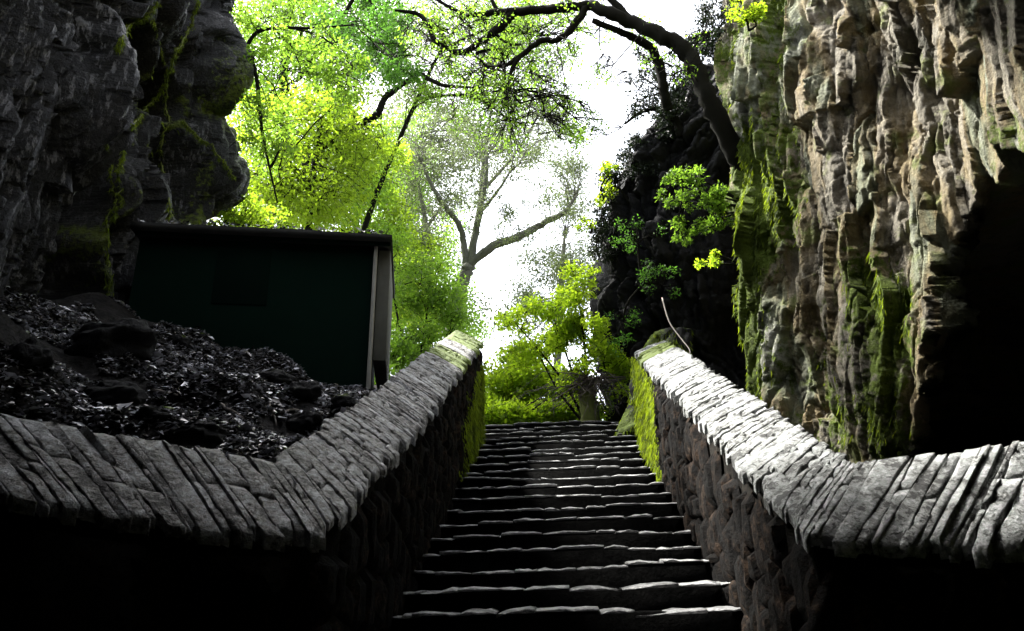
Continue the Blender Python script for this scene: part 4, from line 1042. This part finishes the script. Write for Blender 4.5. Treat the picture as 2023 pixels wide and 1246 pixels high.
P = np.concatenate([clump_points(np.array(atY(1195, 800, 11.2)), 0.16, 500, rng, 1.4)])
foliage('moss', P, 0.05, M['leaf_green'], st, rng)['kind'] = 'stuff'
settle(st)
# --- pale bare stick leaning from the outcrop to the right parapet
mb = MB()
tube(mb, smooth_path([atY(1308, 588, 9.4), atY(1322, 635, 9.2), atY(1345, 668, 9.0), atY(1362, 690, 8.8), atY(1362, 702, 8.7)], 4), np.linspace(0.010, 0.006, 17), 6)
o = mb.build('stick', M['pale_twig'], None, smooth=True); tag(o, 'pale bare stick leaning against the back of the right parapet', 'stick')

# --- moss with its own thickness on the mossiest rock
def rock_moss(parent, G, W, n, seed, sgn, fr):
    rng = np.random.default_rng(seed)
    w = W.ravel(); k = rng.choice(len(w), n, p=w / w.sum()); P = G.reshape(-1, 3)[k]
    keep = fbm(P * np.array([fr, fr, fr * 0.3]), seed, 3) > -0.1
    P = P[keep]; m = len(P)
    D = np.stack([-sgn * rng.uniform(0.1, 0.7, m), rng.normal(-0.15, 0.2, m), -np.ones(m)], -1); D /= np.linalg.norm(D, axis=1, keepdims=True)
    V, Q, T = blades(P, D, rng.uniform(0.03, 0.12, m), rng.uniform(0.008, 0.020, m), rng)
    mb = MB(); mb.add(V, Q, T)
    tn = np.clip(0.4 + 0.8 * fbm(P * np.array([8, 8, 2]), seed + 3, 3) + rng.normal(0, 0.18, m), 0, 1)
    mb.build('moss', M['moss'], parent, attrs={'tone': np.repeat(tn, 5)})['kind'] = 'stuff'
dz_r = np.gradient(ZR)[None, :] * np.gradient(YR)[:, None]
rock_moss(cliff_r, GR, np.clip(MR - 0.55, 0, 0.8) ** 1.5 * (CAVE[0] < 0.01) * dz_r * (ZR > 1.8)[None, :] * (YR > 5.5)[:, None] * (YR < 10.5)[:, None], 16000, 601, 1, 5)
dz_l = np.gradient(ZL)[None, :] * np.gradient(YL)[:, None]
rock_moss(cliff_l, GL, np.clip(ML - 0.35, 0, 0.8) ** 1.5 * dz_l * (YL > 5.8)[:, None] * (ZL > 3.5)[None, :], 9000, 602, -1, 4)
# --- rim-lit mossy rock edges modelled as root strands, plus real hanging roots
RIMS_AND_ROOTS = [('rim-lit mossy edge framing the right rim of the dark hollow', [(300, 40), (318, 95), (330, 150), (325, 200), (332, 240), (318, 285), (322, 330), (335, 400), (332, 428)], 5),
         ('rim-lit mossy edge sloping down from the top into the dark hollow', [(312, 5), (290, 30), (262, 45), (240, 75), (232, 95)], 4.5),
         ('rim-lit mossy edge branching left under the dark hollow', [(328, 165), (305, 195), (280, 225), (264, 248)], 3.5),
         ('rim-lit mossy edge falling from the grey slab to the hollow rim', [(392, 0), (375, 55), (350, 100), (335, 140)], 5),
         ('thin pale root hanging down to the soil beside the shed', [(212, 290), (222, 350), (225, 400), (210, 440), (212, 500), (216, 560), (214, 600)], 3),
         ('rim-lit mossy edge along the boulder above the shed roof', [(362, 240), (385, 265), (410, 280), (440, 315), (462, 350)], 4),
         ('pale root strand beside the hanging root', [(245, 300), (232, 345), (240, 390), (225, 430)], 2.5)]
for k, (lab, pp, hw) in enumerate(RIMS_AND_ROOTS):
    rng = np.random.default_rng(700 + k)
    pts = []
    for (x, y) in pp:
        p = on_rock(x, y, BV_L, 0.10)
        pts.append(np.array(p) if p is not None else None)
    pts = [p for p in pts if p is not None]
    if len(pts) < 2: pts = [np.array(atX(x, y, -4.5)) for (x, y) in pp]
    # keep the depth of neighbours: pull points that fell into hollows forward
    dep = np.array([np.linalg.norm(p - np.array(EYE)) for p in pts]); med = np.median(dep)
    pts = [np.array(EYE) + (p - np.array(EYE)) * (min(d, med + 0.3) / d) for p, d in zip(pts, dep)]
    sp = smooth_path(pts, 6); sp[1:-1] += rng.normal(0, 0.012, (len(sp) - 2, 3))
    root = thing('lit_rim_and_root', lab, 'root', tuple(sp[-1]), 'mossy roots on the left cliff')
    mb = MB(); tube(mb, sp, hw * 3.6 / FPX * rng.uniform(0.6, 1.3, len(sp)), 6, 0.2, rng); mb.build('root', M['root'], root, smooth=True)
    n = 700
    j = rng.integers(0, len(sp), n)
    P = sp[j] + rng.normal(0, hw * 4.2 / FPX, (n, 3))
    D = np.stack([rng.normal(0, 0.4, n), rng.normal(0, 0.4, n), -np.ones(n)], -1); D /= np.linalg.norm(D, axis=1, keepdims=True)
    V, Q, T = blades(P, D, rng.uniform(0.02, 0.08, n), rng.uniform(0.004, 0.010, n), rng)
    mb = MB(); mb.add(V, Q, T); mb.build('moss', M['moss'], root, attrs={'tone': np.repeat(rng.random(n), 5)})['kind'] = 'stuff'
    settle(root)

# ================================================================== BOULDERS AND LITTER ON THE SOIL BANK
def soil_hit(px, py):
    d = ray(px, py); t = 1.0
    last = None
    for y in np.linspace(2.8, 9, 400):
        p = EYE + d * (y / d.y)
        if p.x > -1.35: continue
        if p.z < float(soil_z(np.array([p.x]), np.array([p.y]))[0]): return p
    return None
def boulder(label, px, py, rx, ry, seed, mat='rock_black', moss=0.0, name='boulder', cat='rock'):
    rng = np.random.default_rng(seed)
    p = soil_hit(px, py + ry * 0.75)
    if p is None: return None
    dist = p.y * 1.05
    a = rx * dist / FPX; h = ry * dist / FPX
    nu, nv = 40, 24
    u = np.linspace(0, 2 * math.pi, nu, endpoint=False); v = np.linspace(-math.pi / 2, math.pi / 2, nv)
    U, W = np.meshgrid(u, v, indexing='ij')
    d = np.stack([np.cos(U) * np.cos(W), np.sin(U) * np.cos(W), np.sin(W)], -1)
    r = 1 + 0.30 * fbm(d * 1.4 + seed, seed, 4) + 0.10 * np.round(2 * fbm(d * 2.2 + seed, seed + 9, 2)) * 0.6
    Pm = d * r[..., None] * np.array([a, a * 0.8, h])
    mb = MB(); x = Pm.reshape(-1, 3)
    A_ = (np.arange(nu)[:, None] * nv + np.arange(nv - 1)[None, :]).ravel(); B_ = (((np.arange(nu) + 1) % nu)[:, None] * nv + np.arange(nv - 1)[None, :]).ravel()
    mb.add(x, np.stack([A_, B_, B_ + 1, A_ + 1], 1))
    o = mb.build(name, M[mat], None, attrs={'moss': moss + 0.5 * sstep(0.2, 0.9, d[..., 2]).ravel() * (moss > 0) + 0.05})
    o.location = (p.x, p.y + a * 0.5, p.z + h * 0.5)
    tag(o, label, cat, 'rocks on the soil bank')
    return o
boulder('large black boulder at the upper left of the soil bank', 185, 655, 85, 52, 801, moss=0.12)
boulder('broad black boulder in the middle of the bank above the left wing', 190, 765, 75, 42, 802)
boulder('rounded black rock near the foot of the soil bank', 375, 845, 48, 26, 803)
boulder('angular black rock leaning on the left parapet back', 605, 830, 34, 28, 804)
boulder('mossy stone at the foot of the shed corner post', 675, 793, 26, 20, 805, moss=0.45)
boulder('mossy stone on the bank edge below the shed wall', 535, 745, 40, 24, 806, moss=0.30)
boulder('small mossy stone higher up the bank edge', 352, 668, 16, 14, 807, moss=0.5)
boulder('small mossy stone beside the shed wall midway', 395, 663, 14, 10, 808, moss=0.5)
boulder('low dark stone at the right of the bank', 590, 770, 36, 22, 809)
boulder('dark block at the bottom of the bank behind the left wing', 290, 815, 34, 20, 810)
boulder('black rock at the far left edge of the bank', 40, 690, 45, 36, 811)

rng = np.random.default_rng(91)
n = 56000
x = rng.uniform(-6.2, -1.36, n * 2); y = rng.uniform(2.9, 7.0, n * 2)
keep = (fbm(np.stack([x * 1.3, y * 1.3, x * 0], -1), 93, 3) > -0.35) & (y > np.interp(x, [-9, -3.9, -2.95, -2.05, -1.4], [3.0, 3.0, 3.12, 3.32, 3.58]) + 0.10) & ((x < -1.46) | (y < 0))
x, y = x[keep][:n], y[keep][:n]; n = len(x)
z = soil_z(x, y) + rng.uniform(0.002, 0.03, n)
P = np.stack([x, y, z], -1)
ang = rng.uniform(0, 2 * math.pi, n); D = np.stack([np.cos(ang), np.sin(ang), rng.normal(0.1, 0.28, n)], -1)
Nn = np.stack([rng.normal(0, 0.35, n), rng.normal(-0.25, 0.35, n), np.ones(n)], -1)
S = np.cross(D, Nn); S /= np.linalg.norm(S, axis=1, keepdims=True)
L = np.clip(np.exp(rng.normal(-3.3, 0.5, n)), 0.012, 0.12); W = L * rng.uniform(0.25, 0.6, n)
up_ = np.cross(S, D)
V = np.stack([P - D * L[:, None] / 2, P + S * W[:, None] / 2 + up_ * 0.006, P + D * L[:, None] / 2, P - S * W[:, None] / 2 + up_ * 0.006], 1).reshape(-1, 3)
i = np.arange(n)[:, None] * 4
mb = MB(); mb.add(V, None, np.concatenate([i + [[0, 1, 2]], i + [[0, 2, 3]]]))
o = mb.build('leaf_litter', M['litter'], None, attrs={'tone': np.repeat(rng.random(n), 4)})
tag(o, 'wet dead leaves and wood chips scattered over the black soil bank', 'leaf litter', kind='stuff')
for k, (x0, y0, x1, y1, lab) in enumerate([(530, 800, 545, 850, 'thin pale stick upright on the leaf litter'), (545, 820, 590, 818, 'short pale stick lying level near the parapet'), (430, 800, 480, 835, 'pale stick lying aslant in the middle of the litter'), (325, 745, 350, 765, 'short pale stick among the upper litter'), (300, 775, 350, 790, 'grey stick beside the broad black boulder')]):
    a, b = soil_hit(x0, y0), soil_hit(x1, y1)
    if a is None or b is None: continue
    mb = MB(); rng = np.random.default_rng(900 + k)
    tube(mb, wander(np.array(a) + [0, 0, 0.02], np.array(b) + [0, 0, 0.03], rng, 6, 0.08), np.linspace(0.010, 0.006, 6), 6)
    o = mb.build('stick', M['pale_twig'], None); tag(o, lab, 'stick', 'sticks on the leaf litter')
